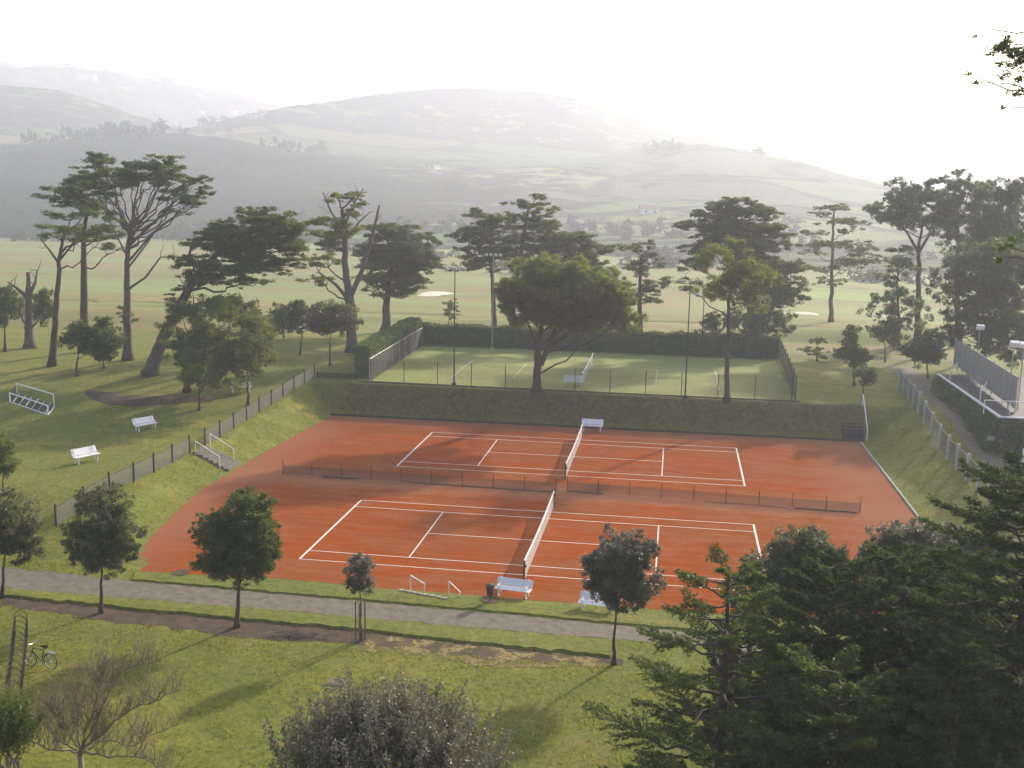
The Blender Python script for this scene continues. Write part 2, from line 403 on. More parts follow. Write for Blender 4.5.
# far land: golf course, valley floor, then the hills, on one polar sheet
az = np.linspace(-1.25, .95, 330); rr = np.concatenate([np.linspace(40, 340, 60), np.geomspace(350, 4200, 190)])
AZ, RR = np.meshgrid(az, rr)
X = CAM[0]+RR*np.sin(AZ); Y = CAM[1]+RR*np.cos(AZ)
Zf = hfar(AZ, RR); w = ss(260, 340, RR); Z = lerp(hnear(X, Y), Zf, w)
inside = (X > NX0+2) & (X < NX1-2) & (Y > NY0+2) & (Y < NY1-2)
Z = np.where(inside, Z-3.0, Z)
foot = np.interp(AZ, _az, _tab[:, 0])
nz = np.zeros_like(Z)
flat = np.stack([X, Y], -1).reshape(-1, 2)
nzv = np.array([mnoise.fractal(Vector((p[0]*.0045, p[1]*.0045, 0)), .9, 2.0, 6)*16 + mnoise.fractal(Vector((p[0]*.03, p[1]*.03, 3)), .8, 2.0, 4)*3.0 for p in flat]).reshape(Z.shape)
r2c = np.interp(AZ, _az, _tab[:, 3])
Z = Z + nzv*ss(0, 260, RR-foot)*.34
# woods: lower slopes on the left, scattered patches elsewhere
dpx = ray(0, 190); 
uu = 512+F_*np.tan(AZ-YA)
wood = .80*ss(420, 200, uu)*(RR > foot-20)*ss(1080, 900, RR) + .30*ss(900, 250, uu)*ss(0, 60, RR-foot)*ss(1100, 800, RR) + .22*ss(0, 50, RR-foot)*(RR > 1200) + .26*ss(0, 50, RR-foot)
wood = np.maximum(wood, .40*ss(-60, 0, RR-foot)*ss(120, 60, RR-foot))
V = np.stack([X, Y, Z], -1).reshape(-1, 3); nx = len(az)
I = (np.arange(len(rr)-1)[:, None]*nx+np.arange(nx-1)[None, :])
rmid = (rr[:-1]+rr[1:])/2
fm = np.interp((az[:-1]+az[1:])/2, _az, _tab[:, 0])
mask_h = rmid[:, None] > fm[None, :]-10
for nm, msk, mt in (('golf_course', ~mask_h, 'golf'), ('hills', mask_h, 'hills')):
    idx = I[msk]; Fc = np.stack([idx, idx+1, idx+nx+1, idx+nx], -1)
    used, inv = np.unique(Fc, return_inverse=True)
    o = mk(nm, V[used], inv.reshape(Fc.shape).tolist(), M[mt], None, True); tag(o, kind='structure')
    if nm == 'hills':
        a = o.data.attributes.new('wood', 'FLOAT', 'POINT'); a.data.foreach_set('value', wood.reshape(-1)[used].astype(np.float32))

# clay terrace
cl = [(-7.0, -3.3), (0, -2.9), (6, -3.1), (12, -3.2), (20, -3.2), (34.3, -3.6), (33.6, 14), (33.45, 34.6), (12, 34.75), (-9.8, 34.8), (-10.3, 22), (-10.5, 11), (-9.9, 5), (-8.8, .5), (-7.9, -2.4)]
xs2 = []
def refine(poly, step=.5, amp=.1, close=True):
    out = []
    n = len(poly)
    for i in range(n if close else n-1):
        a = np.array(poly[i][:2], float); b = np.array(poly[(i+1) % n][:2], float); k = max(1, int(np.linalg.norm(b-a)/step))
        nrm = np.array([-(b-a)[1], (b-a)[0]])/(np.linalg.norm(b-a)+1e-9)
        for j in range(k): out.append(a+(b-a)*j/k+nrm*rng.normal(0, amp))
    return out
tag(sheet('clay_court_surface', refine(cl, .6, .05), .008, M['clay']), kind='structure')
# court lines
def court_lines(ox, oy, z, mat, name):
    m = MB(); L, W, s_, sv, w = 23.77, 10.97, 1.37, 6.40, .06
    def seg(x0, y0, x1, y1, w=.06):
        m.box((ox+(x0+x1)/2, oy+(y0+y1)/2, z), (abs(x1-x0)+ (w if y0 == y1 else 0) if y0 == y1 else w, abs(y1-y0) if x0 == x1 else w, .006))
    c = L/2
    for y in (0, W): seg(0, y, L, y)
    for y in (s_, W-s_): seg(.1, y, L-.1, y)
    for x in (0, L): seg(x, .05, x, W-.05, .11)
    for x in (c-sv, c+sv): seg(x, s_+.05, x, W-s_-.05, .07)
    seg(c-sv+.06, W/2, c+sv-.06, W/2)
    return tag(m.build(name, mat), kind='structure')
court_lines(0, 0, .014, M['line'], 'court_lines')
court_lines(0, 19.52, .014, M['line'], 'court_lines')
court_lines(-1, 42, 2.426, M['turfline'], 'court_lines')
tag(sheet('grass_court_surface', [(-7.4, 38.6), (28.6, 38.1), (29.2, 60.6), (-8.2, 61)], 2.41, M['turf']), kind='structure')
# kerbs of the clay
k = MB()
k.tube([(33.6, 34.4, .04), (33.75, 14, .04), (34.3, -3, .04)], [.09, .09], 6)
tag(k.build('court_kerb', M['kerb']), kind='structure')
k = MB(); k.box((11.8, 34.98, .06), (43.4, .22, .16)); tag(k.build('court_kerb', M['postdark']), kind='structure')
k = MB(); k.box((10.4, 38.1, 2.44), (37.5, .16, .10)); tag(k.build('court_kerb', M['postdark']), kind='structure')
# path, soil strip
pa = [(-60, 2.5), (-30, -2.0), (-14.1, -4.3), (-6, -4.65), (0, -4.85), (6, -5.0), (11.5, -5.2), (18, -5.5), (40, -6.0), (70, -7)]
pb = [(-60, 0), (-30, -4.4), (-12.5, -6.7), (-6, -6.75), (0, -6.75), (6, -6.85), (11.7, -7.0), (18, -7.0), (40, -7.6), (70, -9)]
def strip(name, A, B, zoff, mat, amp=.06, kind='structure'):
    A = refine(A, .4, amp, False); B = refine(B, .4, amp, False)
    n = min(len(A), len(B)); ia = np.linspace(0, len(A)-1, n).astype(int); ib = np.linspace(0, len(B)-1, n).astype(int)
    A = np.array(A)[ia]; B = np.array(B)[ib]; V = []
    for a, b in zip(A, B):
        for t in np.linspace(0, 1, 6):
            q = a+(b-a)*t; V.append((q[0], q[1], 0))
    V = np.array(V); V[:, 2] = hnear(V[:, 0], V[:, 1])+zoff
    Fc = [(i*6+j, i*6+j+1, (i+1)*6+j+1, (i+1)*6+j) for i in range(n-1) for j in range(5)]
    return tag(mk(name, V, Fc, mat, None, True), kind=kind)
strip('path', pa, pb, .012, M['path'])
strip('soil_strip', [(-30, -6.5), (-11.5, -7.6), (-5, -7.9), (1, -8.1), (6, -8.2), (12, -8.7), (17.6, -8.9)], [(-30, -8.0), (-11, -8.6), (-5, -9.4), (1, -9.9), (6, -9.6), (12, -9.9), (17.6, -9.6)], .010, M['soil'], .12)
strip('dry_grass_strip', [(6.3, -8.3), (9, -8.5), (13, -8.9), (16.6, -9.1)], [(6.3, -9.9), (9, -10.4), (13, -10.6), (16.6, -10.0)], .016, M['straw'], .16)
def lip(name, A, B, h, zb=.0, mat='lawn'):
    A = refine(A, .35, .05, False); B = refine(B, .35, .05, False); n = min(len(A), len(B)); ia = np.linspace(0, len(A)-1, n).astype(int); ib = np.linspace(0, len(B)-1, n).astype(int)
    V = []
    for a, b in zip(np.array(A)[ia], np.array(B)[ib]):
        for t, z in ((0, -.02), (.06, h*.8), (.5, h), (.93, h), (1, -.03)):
            q = a+(b-a)*t; V.append((q[0], q[1], float(hnear(q[0], q[1]))+z+.01))
    return tag(mk(name, np.array(V), [(i*5+j, i*5+j+1, (i+1)*5+j+1, (i+1)*5+j) for i in range(n-1) for j in range(4)], M[mat], None, False), kind='structure')
lip('grass_verge', [(-30, -4.75), (-12.4, -6.8), (-6, -6.85), (0, -6.85), (6, -6.95), (11.7, -7.1), (17, -7.15)], [(-30, -6.4), (-11.5, -7.7), (-5, -8.0), (1, -8.2), (6, -8.3), (12, -8.8), (17, -8.95)], .10)
lip('grass_verge', [(-7.2, -3.45), (0, -3.05), (6, -3.2), (12, -3.3), (20, -3.4), (40, -3.8)], [(-6.8, -4.55), (0, -4.8), (6, -4.95), (11.5, -5.15), (18, -5.45), (40, -5.9)], .07)
# loose grass over the nearer lawns and banks, thinner with distance
def grass():
    from mathutils import Vector as V_
    pts = []
    for (x0, x1, y0, y1, n) in ((-16, 26, -30, -3.2, 90000), (-45, -10, -6, 30, 45000), (-14, -9.5, 0, 36, 12000), (-11, 37, 34.9, 38.2, 3500), (33.7, 40, 0, 36, 14000)):
        x = rng.uniform(x0, x1, n); y = rng.uniform(y0, y1, n)
        inpath = (y < np.interp(x, [-30, -14, 0, 18, 40], [-2.0, -4.3, -4.85, -5.5, -6])) & (y > np.interp(x, [-30, -12, 0, 18, 40], [-4.4, -6.7, -6.75, -7.0, -7.6]))
        insoil = (y < np.interp(x, [-30, -11, 1, 12, 17.6], [-6.5, -7.6, -8.1, -8.7, -8.9])) & (y > np.interp(x, [-30, -11, 1, 12, 17.6], [-8.0, -8.6, -9.9, -9.9, -9.6])) & (x < 17.6)
        xl = np.interp(y, XL_Y, XL_X); inclay = (x > xl-.05) & (x < 33.7) & (y > -3.3) & (y < 34.9)
        keep = ~(inpath | inclay) & (~insoil | (rng.random(n) < .12))
        pts.append(np.column_stack([x, y])[keep])
    P = np.concatenate(pts); w_ = np.array([mnoise.noise(V_((p[0]*.9, p[1]*.9, 1.0))) for p in P]); P = P[w_ > rng.uniform(-.5, .25, len(P))]
    n = len(P); C = np.column_stack([P, hnear(P[:, 0], P[:, 1])+.045]); d = rdir(n); d[:, 2] = np.abs(d[:, 2])+.5; d /= np.linalg.norm(d, axis=1)[:, None]
    tag(mkquads('grass', rhomb(C, d, rdir(n), rng.uniform(.06, .16, n), rng.uniform(.02, .05, n)), M['l_grass']), 'loose short grass and weeds over the lawns and banks', 'grass', None, 'stuff')
GRASS = grass
def blob(name, cx, cy, rx, ry, mat, zoff=.02, rz=0, n=36, amp=.08, kind='structure'):
    V = [(cx, cy)]
    for i in range(n):
        a = 2*math.pi*i/n; q = 1+rng.normal(0, amp)
        x, y = rx*q*math.cos(a), ry*q*math.sin(a)
        V.append((cx+x*math.cos(rz)-y*math.sin(rz), cy+x*math.sin(rz)+y*math.cos(rz)))
    V = np.array(V); Z = hnear(V[:, 0], V[:, 1])+zoff
    return tag(mk(name, np.column_stack([V, Z]), [(0, i+1, (i+1) % n+1) for i in range(n)], mat), kind=kind)
for (u, v, a, b) in ((181, 574, .42, .4), (490, 602, .45, .42)):
    p = onz(u, v, 0); blob('soil_patch', p[0], p[1], a, b, M['soil'], .10)
# gravel landing at the front steps
p = onz(430, 597, 0); blob('gravel_patch', p[0], p[1], 1.3, .35, M['kerb'], .014, -.1)
# low dark crescent mound on the left lawn
cr = [gnd(u, v) for u, v in ((88, 392), (100, 396), (118, 400), (140, 401.5), (165, 400.5), (195, 399), (215, 400))]
m = MB(); n_ = len(cr)
for i, p in enumerate(cr[:-1]):
    pass
V = []; 
for i, p in enumerate(cr):
    wd = 1.3*math.sin(math.pi*(i+.6)/(n_+.2))+.3
    for t, hz in ((-1, .0), (-.5, .10), (0, .14), (.5, .10), (1, .0)):
        x, y = p[0], p[1]+t*wd; V.append((x, y, float(hnear(x, y))+.02+hz))
tag(mk('crescent_mound', np.array(V), [(i*5+j, (i+1)*5+j, (i+1)*5+j+1, i*5+j+1) for i in range(n_-1) for j in range(4)], M['soil'], None, True), kind='structure')
# sand bunkers of the golf course
for (u, v, a, b, hh, zz) in ((803, 315, 3.0, 4, .15, -1.5), (893, 320, 2.6, 3, .25, -1.2), (434, 292, 3.2, 7, .1, -2), (785, 320, 1.6, 3, .1, -1.5), (560, 319, 2, 4, .1, -1.5)):
    q = onz(u, v, zz)
    n = 28; V = [(q[0], q[1], float(hnear(q[0], q[1]))+.35+hh)]
    for ring, hgt in ((.6, .3+hh*.7), (1, .05)):
        for i in range(n):
            t = 2*math.pi*i/n; k_ = ring*(1+.15*math.sin(3*t+u)+.1*math.sin(5*t)); x, y = q[0]+a*k_*math.cos(t), q[1]+b*k_*math.sin(t)
            V.append((x, y, float(hnear(x, y))+hgt))
    Fc = [(0, i+1, (i+1) % n+1) for i in range(n)]+[(i+1, n+i+1, n+(i+1) % n+1, (i+1) % n+1) for i in range(n)]
    tag(mk('sand_bunker', np.array(V), Fc, M['sand'], None, True), kind='structure')

# ------------------------------------------------------------------ trees
def rhomb(c, d, nrm, l, w):
    """leaf quads: centre c, long axis d, normal nrm, length l, width w (arrays)"""
    s = np.cross(d, nrm); s /= np.linalg.norm(s, axis=1)[:, None]+1e-9
    l = l[:, None]/2; w = w[:, None]/2
    return np.stack([c-d*l, c+s*w-d*l*.1, c+d*l, c-s*w-d*l*.1], 1)
def rdir(n):
    d = rng.normal(size=(n, 3)); return d/np.linalg.norm(d, axis=1)[:, None]
def leafcloud(pads, size, cov, clump, flat=.5, aspect=.55, cnt=None):
    """pads (k,6): centre, radii.  clumps over the pad volume, leaves round each clump; cov = leaf area over the pad's plan area."""
    out = []
    for p in pads:
        c, r = p[:3], p[3:]
        side = (r[0]*r[1]*2+r[0]*r[2]+r[1]*r[2])/4
        n = int(cov*math.pi*side/(size*size*aspect*.5)*rng.uniform(.75, 1.25))+6
        k = max(4, int(side/(clump*clump)*1.6))
        m = max(4, n//k); n = k*m
        d = rdir(k); q = rng.uniform(.15, 1.0, k)**.55
        cc = c+d*r*q[:, None]
        sz = np.minimum(clump, r[0]*.6)*rng.uniform(.45, 1.1, k)
        lc = np.repeat(cc, m, 0)+rng.normal(size=(n, 3))*np.repeat(sz, m)[:, None]*np.array([.6, .6, .6*flat])
        dd = rdir(n)*.75+np.repeat(d, m, 0)*np.array([1.1, 1.1, .35])+np.array([0, 0, .18]); dd /= np.linalg.norm(dd, axis=1)[:, None]
        nn = rdir(n); nn[:, 2] = np.abs(nn[:, 2])+.25
        nn /= np.linalg.norm(nn, axis=1)[:, None]
        s = size*rng.uniform(.6, 1.4, n)
        out.append(rhomb(lc, dd, nn, s, s*aspect))
    return np.concatenate(out)
def curve(a, b, bend, k=7, wob=.04):
    a, b = np.array(a), np.array(b); t = np.linspace(0, 1, k)[:, None]; L = np.linalg.norm(b-a)
    c = (a+b)/2+np.array(bend)
    P = (1-t)**2*a+2*t*(1-t)*c+t*t*b
    P[1:-1] += rng.normal(size=(k-2, 3))*L*wob
    return P

def tree(name, label, base, trunk, env, style, leaf, bark='bark', r0=3.0, group=None, cat='tree', limbs=None, depth=.8, seed=None, Y=None, dens=1.0, extra=None, fine=1.0):
    """base (u,v) on the ground; trunk polyline in view coords at the tree's distance; env = list of (u,v,ru,rv[,dy]) crown masses."""
    B = gnd(*base) if Y is None else ony(base[0], base[1], Y)
    gz = float(hnear(B[0], B[1])); B = np.array([B[0], B[1], gz])
    if Y is not None: B = np.array([ony(base[0], base[1], Y)[0], Y, float(hnear(ony(base[0], base[1], Y)[0], Y))])
    Y0 = B[1]; k = mpp(B)
    root = thing(name, label, cat, B, group)
    tp = [B]+[ony(u, v, Y0) for u, v in trunk]
    # smooth the trunk
    P = np.array(tp); tt = np.linspace(0, len(P)-1, 4*(len(P)-1)+1); ii = np.arange(len(P))
    P = np.stack([np.interp(tt, ii, P[:, j]) for j in range(3)], 1)
    P[1:-1] = P[1:-1]*.5+(P[:-2]+P[2:])*.25
    P[2:-1] += rng.normal(size=(len(P)-3, 3))*k*.35
    mb = MB(); R0 = r0*k; rad = np.linspace(R0, R0*.35, len(P)); rad[0] = R0*1.45; rad[1] = R0*1.05
    mb.tube(P, rad, 10)
    pads = []
    for e in env:
        u, v, ru, rv = e[:4]; ctr = ony(u, v, Y0); dy = e[4] if len(e) > 4 else rng.uniform(-.5, .5)*ru*k*.8
        ctr = ctr + ray(u, v)/ray(u, v)[1]*dy
        rx, rz = ru*k*1.08, rv*k*1.22; ry = max(rx*depth, rz*.8)
        if style == 'flat':           # layered sprays of a cypress
            nsub = max(9, int(rx*rz/.17*1.25*dens))
            d = rdir(nsub); q = rng.uniform(0.1, 1, nsub)**.5
            C = ctr+d*np.array([rx, ry, rz])*q[:, None]
            a = rng.uniform(.35, 1.1, nsub)*np.clip(rx*.36, .5, 1.6)
            C[:, 2] -= .0
            for j in range(nsub): pads.append([*C[j], a[j], a[j]*rng.uniform(.7, 1.2), a[j]*rng.uniform(.18, .36)])
            tips = C[rng.permutation(nsub)[:max(2, nsub//2)]]
        elif style == 'tuft':         # pine: rounded tufts
            nsub = max(10, int((rx*rz)/.19*1.0*dens)); d = rdir(nsub); q = rng.uniform(.2, 1, nsub)**.5
            C = ctr+d*np.array([rx, ry, rz])*q[:, None]
            a = rng.uniform(.35, 1.0, nsub)*np.clip(rx*.32, .5, 1.15)
            for j in range(nsub): pads.append([*C[j], a[j], a[j], a[j]*.62])
            tips = C[rng.permutation(nsub)[:max(2, nsub//3)]]
        else:                          # round broadleaf mass
            nsub = int(rng.uniform(34, 44)*dens)
            d = rdir(nsub); q = rng.uniform(.08, 1.08, nsub)**.5
            C = ctr+d*np.array([rx, ry, rz])*q[:, None]
            a = rng.uniform(.16, .40, nsub)*(rx*rz)**.5*(1.25-.35*q)
            for j in range(nsub): pads.append([*C[j], a[j]*1.15, a[j]*1.15, a[j]*.85])
            tips = C[rng.permutation(nsub)[:8]]
        # one limb to the mass, twigs to its sub-masses
        below = P[P[:, 2] < ctr[2]-.15*np.linalg.norm(ctr-P[-1])]
        cand = below if len(below) > 4 else P[len(P)//3:]
        w_ = cand[np.argmin(np.linalg.norm(cand-ctr, axis=1)+1.0*np.abs(cand[:, 2]-(ctr[2]-.7*np.linalg.norm(ctr[:2]-cand[:, :2], axis=1))))]
        inner = w_+(ctr-w_)*.75
        rl = R0*.22 if style != 'round' else R0*.33
        mb.tube(curve(w_, inner, (0, 0, -.08*np.linalg.norm(inner-w_)), 7), [rl, rl*.5], 6, False)
        for tpt in tips[:14]:
            mb.tube(curve(inner, tpt, (0, 0, -.05), 5, .06), [rl*.38, rl*.12], 4, False)
    for lb in (limbs or []):
        Q = np.array([ony(u, v, Y0) for u, v in lb[1:]]); tt = np.linspace(0, len(Q)-1, 3*(len(Q)-1)+1)
        Q = np.stack([np.interp(tt, np.arange(len(Q)), Q[:, j]) for j in range(3)], 1)
        Q[:, 1] += np.linspace(0, 1, len(Q))*rng.uniform(-1, 1)*k*12
        mb.tube(Q, [lb[0]*k, lb[0]*k*.3], 7, False)
        for _ in range(4):
            a = Q[rng.integers(len(Q)//2, len(Q))]; mb.tube(curve(a, a+rdir(1)[0]*k*9+np.array([0, 0, k*6]), (0, 0, 0), 4, .08), [lb[0]*k*.25, .01], 4, False)
    mb.build('trunk', M[bark], root, True)
    pads = np.array(pads)
    if style == 'flat': L = leafcloud(pads, max(.13, k*1.6)*fine, 2.2*dens, .38, .42, .55)
    elif style == 'tuft': L = leafcloud(pads, max(.12, k*1.6)*fine, 2.7*dens, .28, .9, .5)
    else: L = leafcloud(pads, max(.07, k*1.4)*fine, 2.1*dens, max(.12, .35*np.mean(pads[:, 3])), .9, .65)
    if len(L): mkquads('crown', L, M[leaf], root)
    return root, len(L)
TOT = 0
def T(*a, **kw):
    global TOT
    r, n = tree(*a, **kw); TOT += n; return r
gB = 'tall trees between the park and the golf course'
# --- left park
T('park_tree', 'small round dark tree cut by the left edge, left of the broken dead trunk', (5, 352), [(5, 320)], [(4, 303, 15, 13), (0, 312, 12, 12)], 'round', 'l_oak', r0=1.3)
T('pollarded_tree', 'thick old trunk with broken bare limbs and a ring of low foliage', (30, 348), [(29, 320), (28, 296), (28, 272)], [(42, 308, 10, 14, 2.5), (18, 306, 8, 12, 2.5), (46, 300, 6, 9, 1.5)], 'round', 'l_oak', 'barkg', r0=5.0, limbs=[(2.2, (28, 298), (20, 288), (13, 281)), (2.4, (29, 296), (32, 284), (31, 272)), (1.4, (29, 330), (37, 322), (42, 312))])
T('cypress_tree', 'slim leaning reddish trunk with flat olive green layers, first tall tree from the left', (52, 366), [(55, 325), (58, 285), (60, 255), (64, 235)],
  [(72, 216, 26, 5), (88, 211, 20, 4), (62, 228, 22, 5), (88, 231, 24, 7), (105, 222, 14, 6), (52, 236, 12, 3), (78, 240, 14, 6), (105, 240, 14, 5)], 'flat', 'l_cypo', r0=3.6, group=gB,
  limbs=[(1.3, (58, 262), (50, 248), (44, 238)), (1.3, (58, 262), (68, 248), (78, 235))])
T('cypress_tree', 'straight thick trunk under a dark flat crown that reaches farthest left', (84, 352), [(84, 310), (84, 270), (83, 240), (88, 205)],
  [(58, 197, 24, 4), (76, 190, 26, 6), (98, 184, 26, 8), (78, 203, 28, 6), (100, 206, 22, 10), (100, 235, 22, 8), (114, 250, 12, 6), (72, 178, 12, 3)], 'flat', 'l_cyp', r0=4.5, group=gB)
T('cypress_tree', 'tallest wide cypress with bare limbs under a flat dark crown, ivy on its trunk', (128, 360), [(127, 320), (127, 285), (127, 255), (130, 232)],
  [(100, 160, 16, 3), (92, 168, 20, 5), (118, 170, 26, 7), (150, 162, 24, 7), (133, 176, 20, 6), (180, 174, 22, 6), (168, 166, 14, 4), (200, 180, 14, 4), (205, 192, 10, 3), (176, 190, 18, 4), (192, 204, 18, 4), (178, 211, 15, 4), (98, 155, 8, 2), (127, 318, 9, 11, 0), (84, 182, 22, 5), (112, 182, 26, 6), (145, 182, 26, 5), (165, 178, 20, 5), (108, 196, 18, 5), (112, 215, 12, 5), (182, 200, 22, 5), (195, 186, 16, 5)],
  'flat', 'l_cyp', 'barkg', r0=4.6, group=gB, dens=1.15,
  limbs=[(1.35, (129, 235), (118, 205), (112, 178)), (1.35, (130, 235), (133, 200), (138, 172)), (1.35, (130, 240), (150, 205), (160, 175)), (1.35, (130, 245), (160, 215), (185, 185)), (1.35, (127, 290), (147, 277), (163, 257), (176, 256)), (1.35, (128, 262), (150, 235), (165, 222), (185, 210)), (1.1, (128, 262), (135, 225), (148, 190)), (1.0, (128, 258), (112, 225), (104, 190)), (1.1, (128, 268), (145, 245), (158, 225), (170, 190))])
T('leaning_cypress', 'thick grey trunk leaning far right under a broad heavy crown', (150, 375), [(158, 350), (170, 325), (184, 298), (200, 270), (222, 250)],
  [(240, 228, 30, 10), (262, 218, 26, 8), (285, 225, 20, 10), (225, 245, 36, 10), (275, 245, 30, 16), (212, 232, 20, 7), (250, 262, 36, 10), (296, 245, 14, 14), (205, 262, 22, 10), (290, 265, 16, 8), (232, 274, 26, 6), (252, 284, 18, 5), (215, 280, 22, 6), (252, 214, 22, 5), (300, 258, 12, 8), (272, 230, 30, 12), (192, 262, 20, 8, -2.5), (184, 282, 16, 7, -2.5), (198, 276, 18, 7, -2.5), (176, 300, 14, 6, -2)], 'flat', 'l_cyp', 'barkg', r0=7.0, group=gB, dens=1.15,
  limbs=[(3, (176, 315), (195, 305), (215, 300)), (2.6, (200, 270), (190, 255), (195, 240))])
T('spreading_evergreen', 'broad dome of olive green foliage beneath the leaning trunk', (187, 392), [(188, 370), (195, 350)],
  [(174, 336, 12, 18), (180, 310, 12, 12), (205, 305, 32, 12), (190, 332, 28, 18), (232, 328, 34, 18), (256, 350, 20, 16), (212, 350, 38, 18), (178, 360, 16, 14), (240, 310, 22, 10), (200, 372, 24, 10)], 'tuft', 'l_cypo', r0=3.5, dens=1.1)
T('umbrella_tree', 'low flat topped tree on a thin stem, in front of the olive dome', (199, 411), [(199, 395), (200, 385)], [(203, 378, 32, 8), (190, 374, 14, 6), (225, 382, 18, 6)], 'tuft', 'l_cypo', r0=1.2, depth=.7)
T('umbrella_tree', 'round crowned tree on a thin stem at the right end of the olive dome', (248, 405), [(248, 385), (247, 370)], [(243, 352, 32, 18), (258, 364, 22, 14), (225, 362, 16, 12)], 'tuft', 'l_cyp', r0=1.4, depth=.7)
T('park_tree', 'small dense round tree in front of the two tallest left trunks', (77, 376), [(77, 362), (79, 350)], [(95, 334, 25, 17), (76, 338, 16, 13), (105, 343, 16, 10)], 'round', 'l_oak', r0=1.4)
T('park_bush', 'small leafy bush at the foot of the round tree by the tall trunks', (104, 368), [(103, 362)], [(108, 352, 10, 8), (98, 354, 7, 6)], 'round', 'l_cypo', r0=1.0, cat='bush')
T('park_tree', 'small dark tree, left of the three in a row right of the olive dome', (284, 338), [(283, 330)], [(283, 318, 14, 13), (274, 322, 8, 9)], 'round', 'l_oak', r0=.9)
T('park_tree', 'small dark tree, middle of the three in a row right of the olive dome', (300, 355), [(301, 340), (302, 330)], [(302, 318, 15, 13), (295, 308, 8, 8)], 'round', 'l_oak', r0=1.0)
T('park_tree', 'wider small tree on a straight stem, right of the three in a row', (330, 366), [(330, 345), (331, 333)], [(333, 318, 23, 13), (322, 325, 14, 10), (345, 322, 12, 12)], 'round', 'l_broad', r0=1.0)
T('park_bush', 'dense low bush against the right side of the olive dome', (268, 352), [(268, 345)], [(250, 318, 12, 14), (262, 330, 14, 14), (225, 305, 20, 10)], 'round', 'l_oak', r0=1.5, cat='bush')
T('forked_cypress', 'tall forked pale trunk with a sparse broken top, left of the hedge corner', (352, 352), [(351, 325), (350, 298), (345, 270), (345, 235), (342, 210)],
  [(338, 198, 16, 3), (356, 194, 10, 4), (360, 203, 8, 4), (325, 222, 22, 4), (340, 232, 22, 6), (315, 232, 14, 4), (322, 262, 18, 7), (318, 280, 16, 6), (330, 246, 18, 6), (352, 214, 10, 4)], 'flat', 'l_cypo', 'barkg', r0=5.5, group=gB, dens=1.5,
  limbs=[(2.4, (349, 300), (336, 285), (318, 272)), (3.0, (350, 298), (362, 270), (372, 235), (378, 205)), (1.5, (345, 235), (330, 210), (322, 192)), (1.4, (345, 225), (352, 205), (362, 188)), (1.3, (346, 240), (358, 222), (368, 212))])
T('dense_cypress', 'dark dense crown on a short thick trunk behind the hedge corner', (386, 332), [(386, 312), (388, 290), (392, 260)],
  [(385, 232, 24, 8), (410, 236, 26, 9), (378, 248, 24, 10), (402, 256, 38, 12), (426, 262, 16, 10), (385, 272, 30, 12), (412, 278, 22, 9), (372, 288, 12, 6), (395, 290, 24, 6), (432, 244, 8, 4)], 'flat', 'l_cyp', r0=5.0, group=gB, dens=1.2)
T('cypress_tree', 'dark layered cypress left of the centre of the view, behind the far hedge', (494, 334), [(494, 315), (492, 280), (490, 245)],
  [(478, 213, 16, 4), (490, 220, 24, 6), (480, 235, 26, 8), (500, 246, 24, 10), (470, 252, 20, 6), (482, 265, 22, 8), (508, 228, 14, 6)], 'flat', 'l_cyp', r0=3.2, group=gB, dens=1.15)
T('cypress_tree', 'layered cypress with the highest tip of the middle group', (512, 336), [(512, 315), (517, 280), (523, 240), (528, 210)],
  [(537, 197, 14, 2.5), (528, 205, 20, 4), (545, 213, 18, 4), (525, 222, 24, 8), (548, 232, 20, 8), (530, 243, 26, 8), (555, 222, 8, 3), (515, 255, 18, 8)], 'flat', 'l_cyp', r0=3.4, group=gB, dens=1.1)
T('cypress_tree', 'rounded dark cypress rising behind the right half of the umbrella pine', (575, 338), [(575, 310), (574, 270)],
  [(572, 240, 24, 7), (590, 250, 22, 8), (560, 250, 22, 9), (585, 262, 26, 8), (605, 266, 10, 6)], 'flat', 'l_cyp', r0=3.2, group=gB, dens=1.2)
T('umbrella_pine', 'wide domed pine with a forked brown trunk on the bank before the grass court', (537, 391), [(537, 370), (538, 350), (541, 325), (545, 305)],
  [(530, 275, 30, 12), (560, 268, 34, 10), (545, 288, 44, 16), (590, 285, 34, 14), (512, 288, 18, 12), (615, 300, 26, 14), (575, 308, 44, 14), (535, 312, 32, 12), (628, 318, 20, 12), (600, 322, 34, 9), (520, 300, 22, 14), (570, 292, 46, 18), (540, 300, 32, 17), (606, 306, 30, 15), (575, 322, 40, 8), (510, 300, 16, 12)], 'tuft', 'l_cypo', r0=4.8, dens=1.25,
  limbs=[(2.8, (541, 365), (549, 345), (556, 325), (566, 305)), (1.8, (537, 345), (528, 325), (520, 308))])
T('dense_cypress', 'dark cypress with a hooked tip, right of the umbrella pine', (640, 338), [(640, 310), (640, 280), (642, 255)],
  [(626, 246, 16, 5), (645, 252, 16, 5), (655, 262, 12, 6), (640, 268, 20, 8), (650, 285, 18, 9), (635, 295, 22, 10), (652, 245, 5, 5)], 'flat', 'l_cyp', r0=3.0, group=gB, dens=1.1)
T('dense_cypress', 'largest dark crown of the right middle, behind the grass court', (752, 347), [(752, 320), (748, 280), (742, 240)],
  [(735, 205, 28, 5), (718, 213, 24, 6), (752, 213, 26, 8), (700, 225, 22, 6), (735, 228, 42, 9), (772, 240, 22, 10), (700, 245, 22, 8), (740, 248, 36, 12), (780, 265, 22, 10), (695, 265, 18, 8), (760, 272, 34, 14), (785, 292, 22, 10), (765, 298, 30, 12), (685, 285, 14, 6)], 'flat', 'l_cyp', r0=5.0, group=gB, dens=1.15)
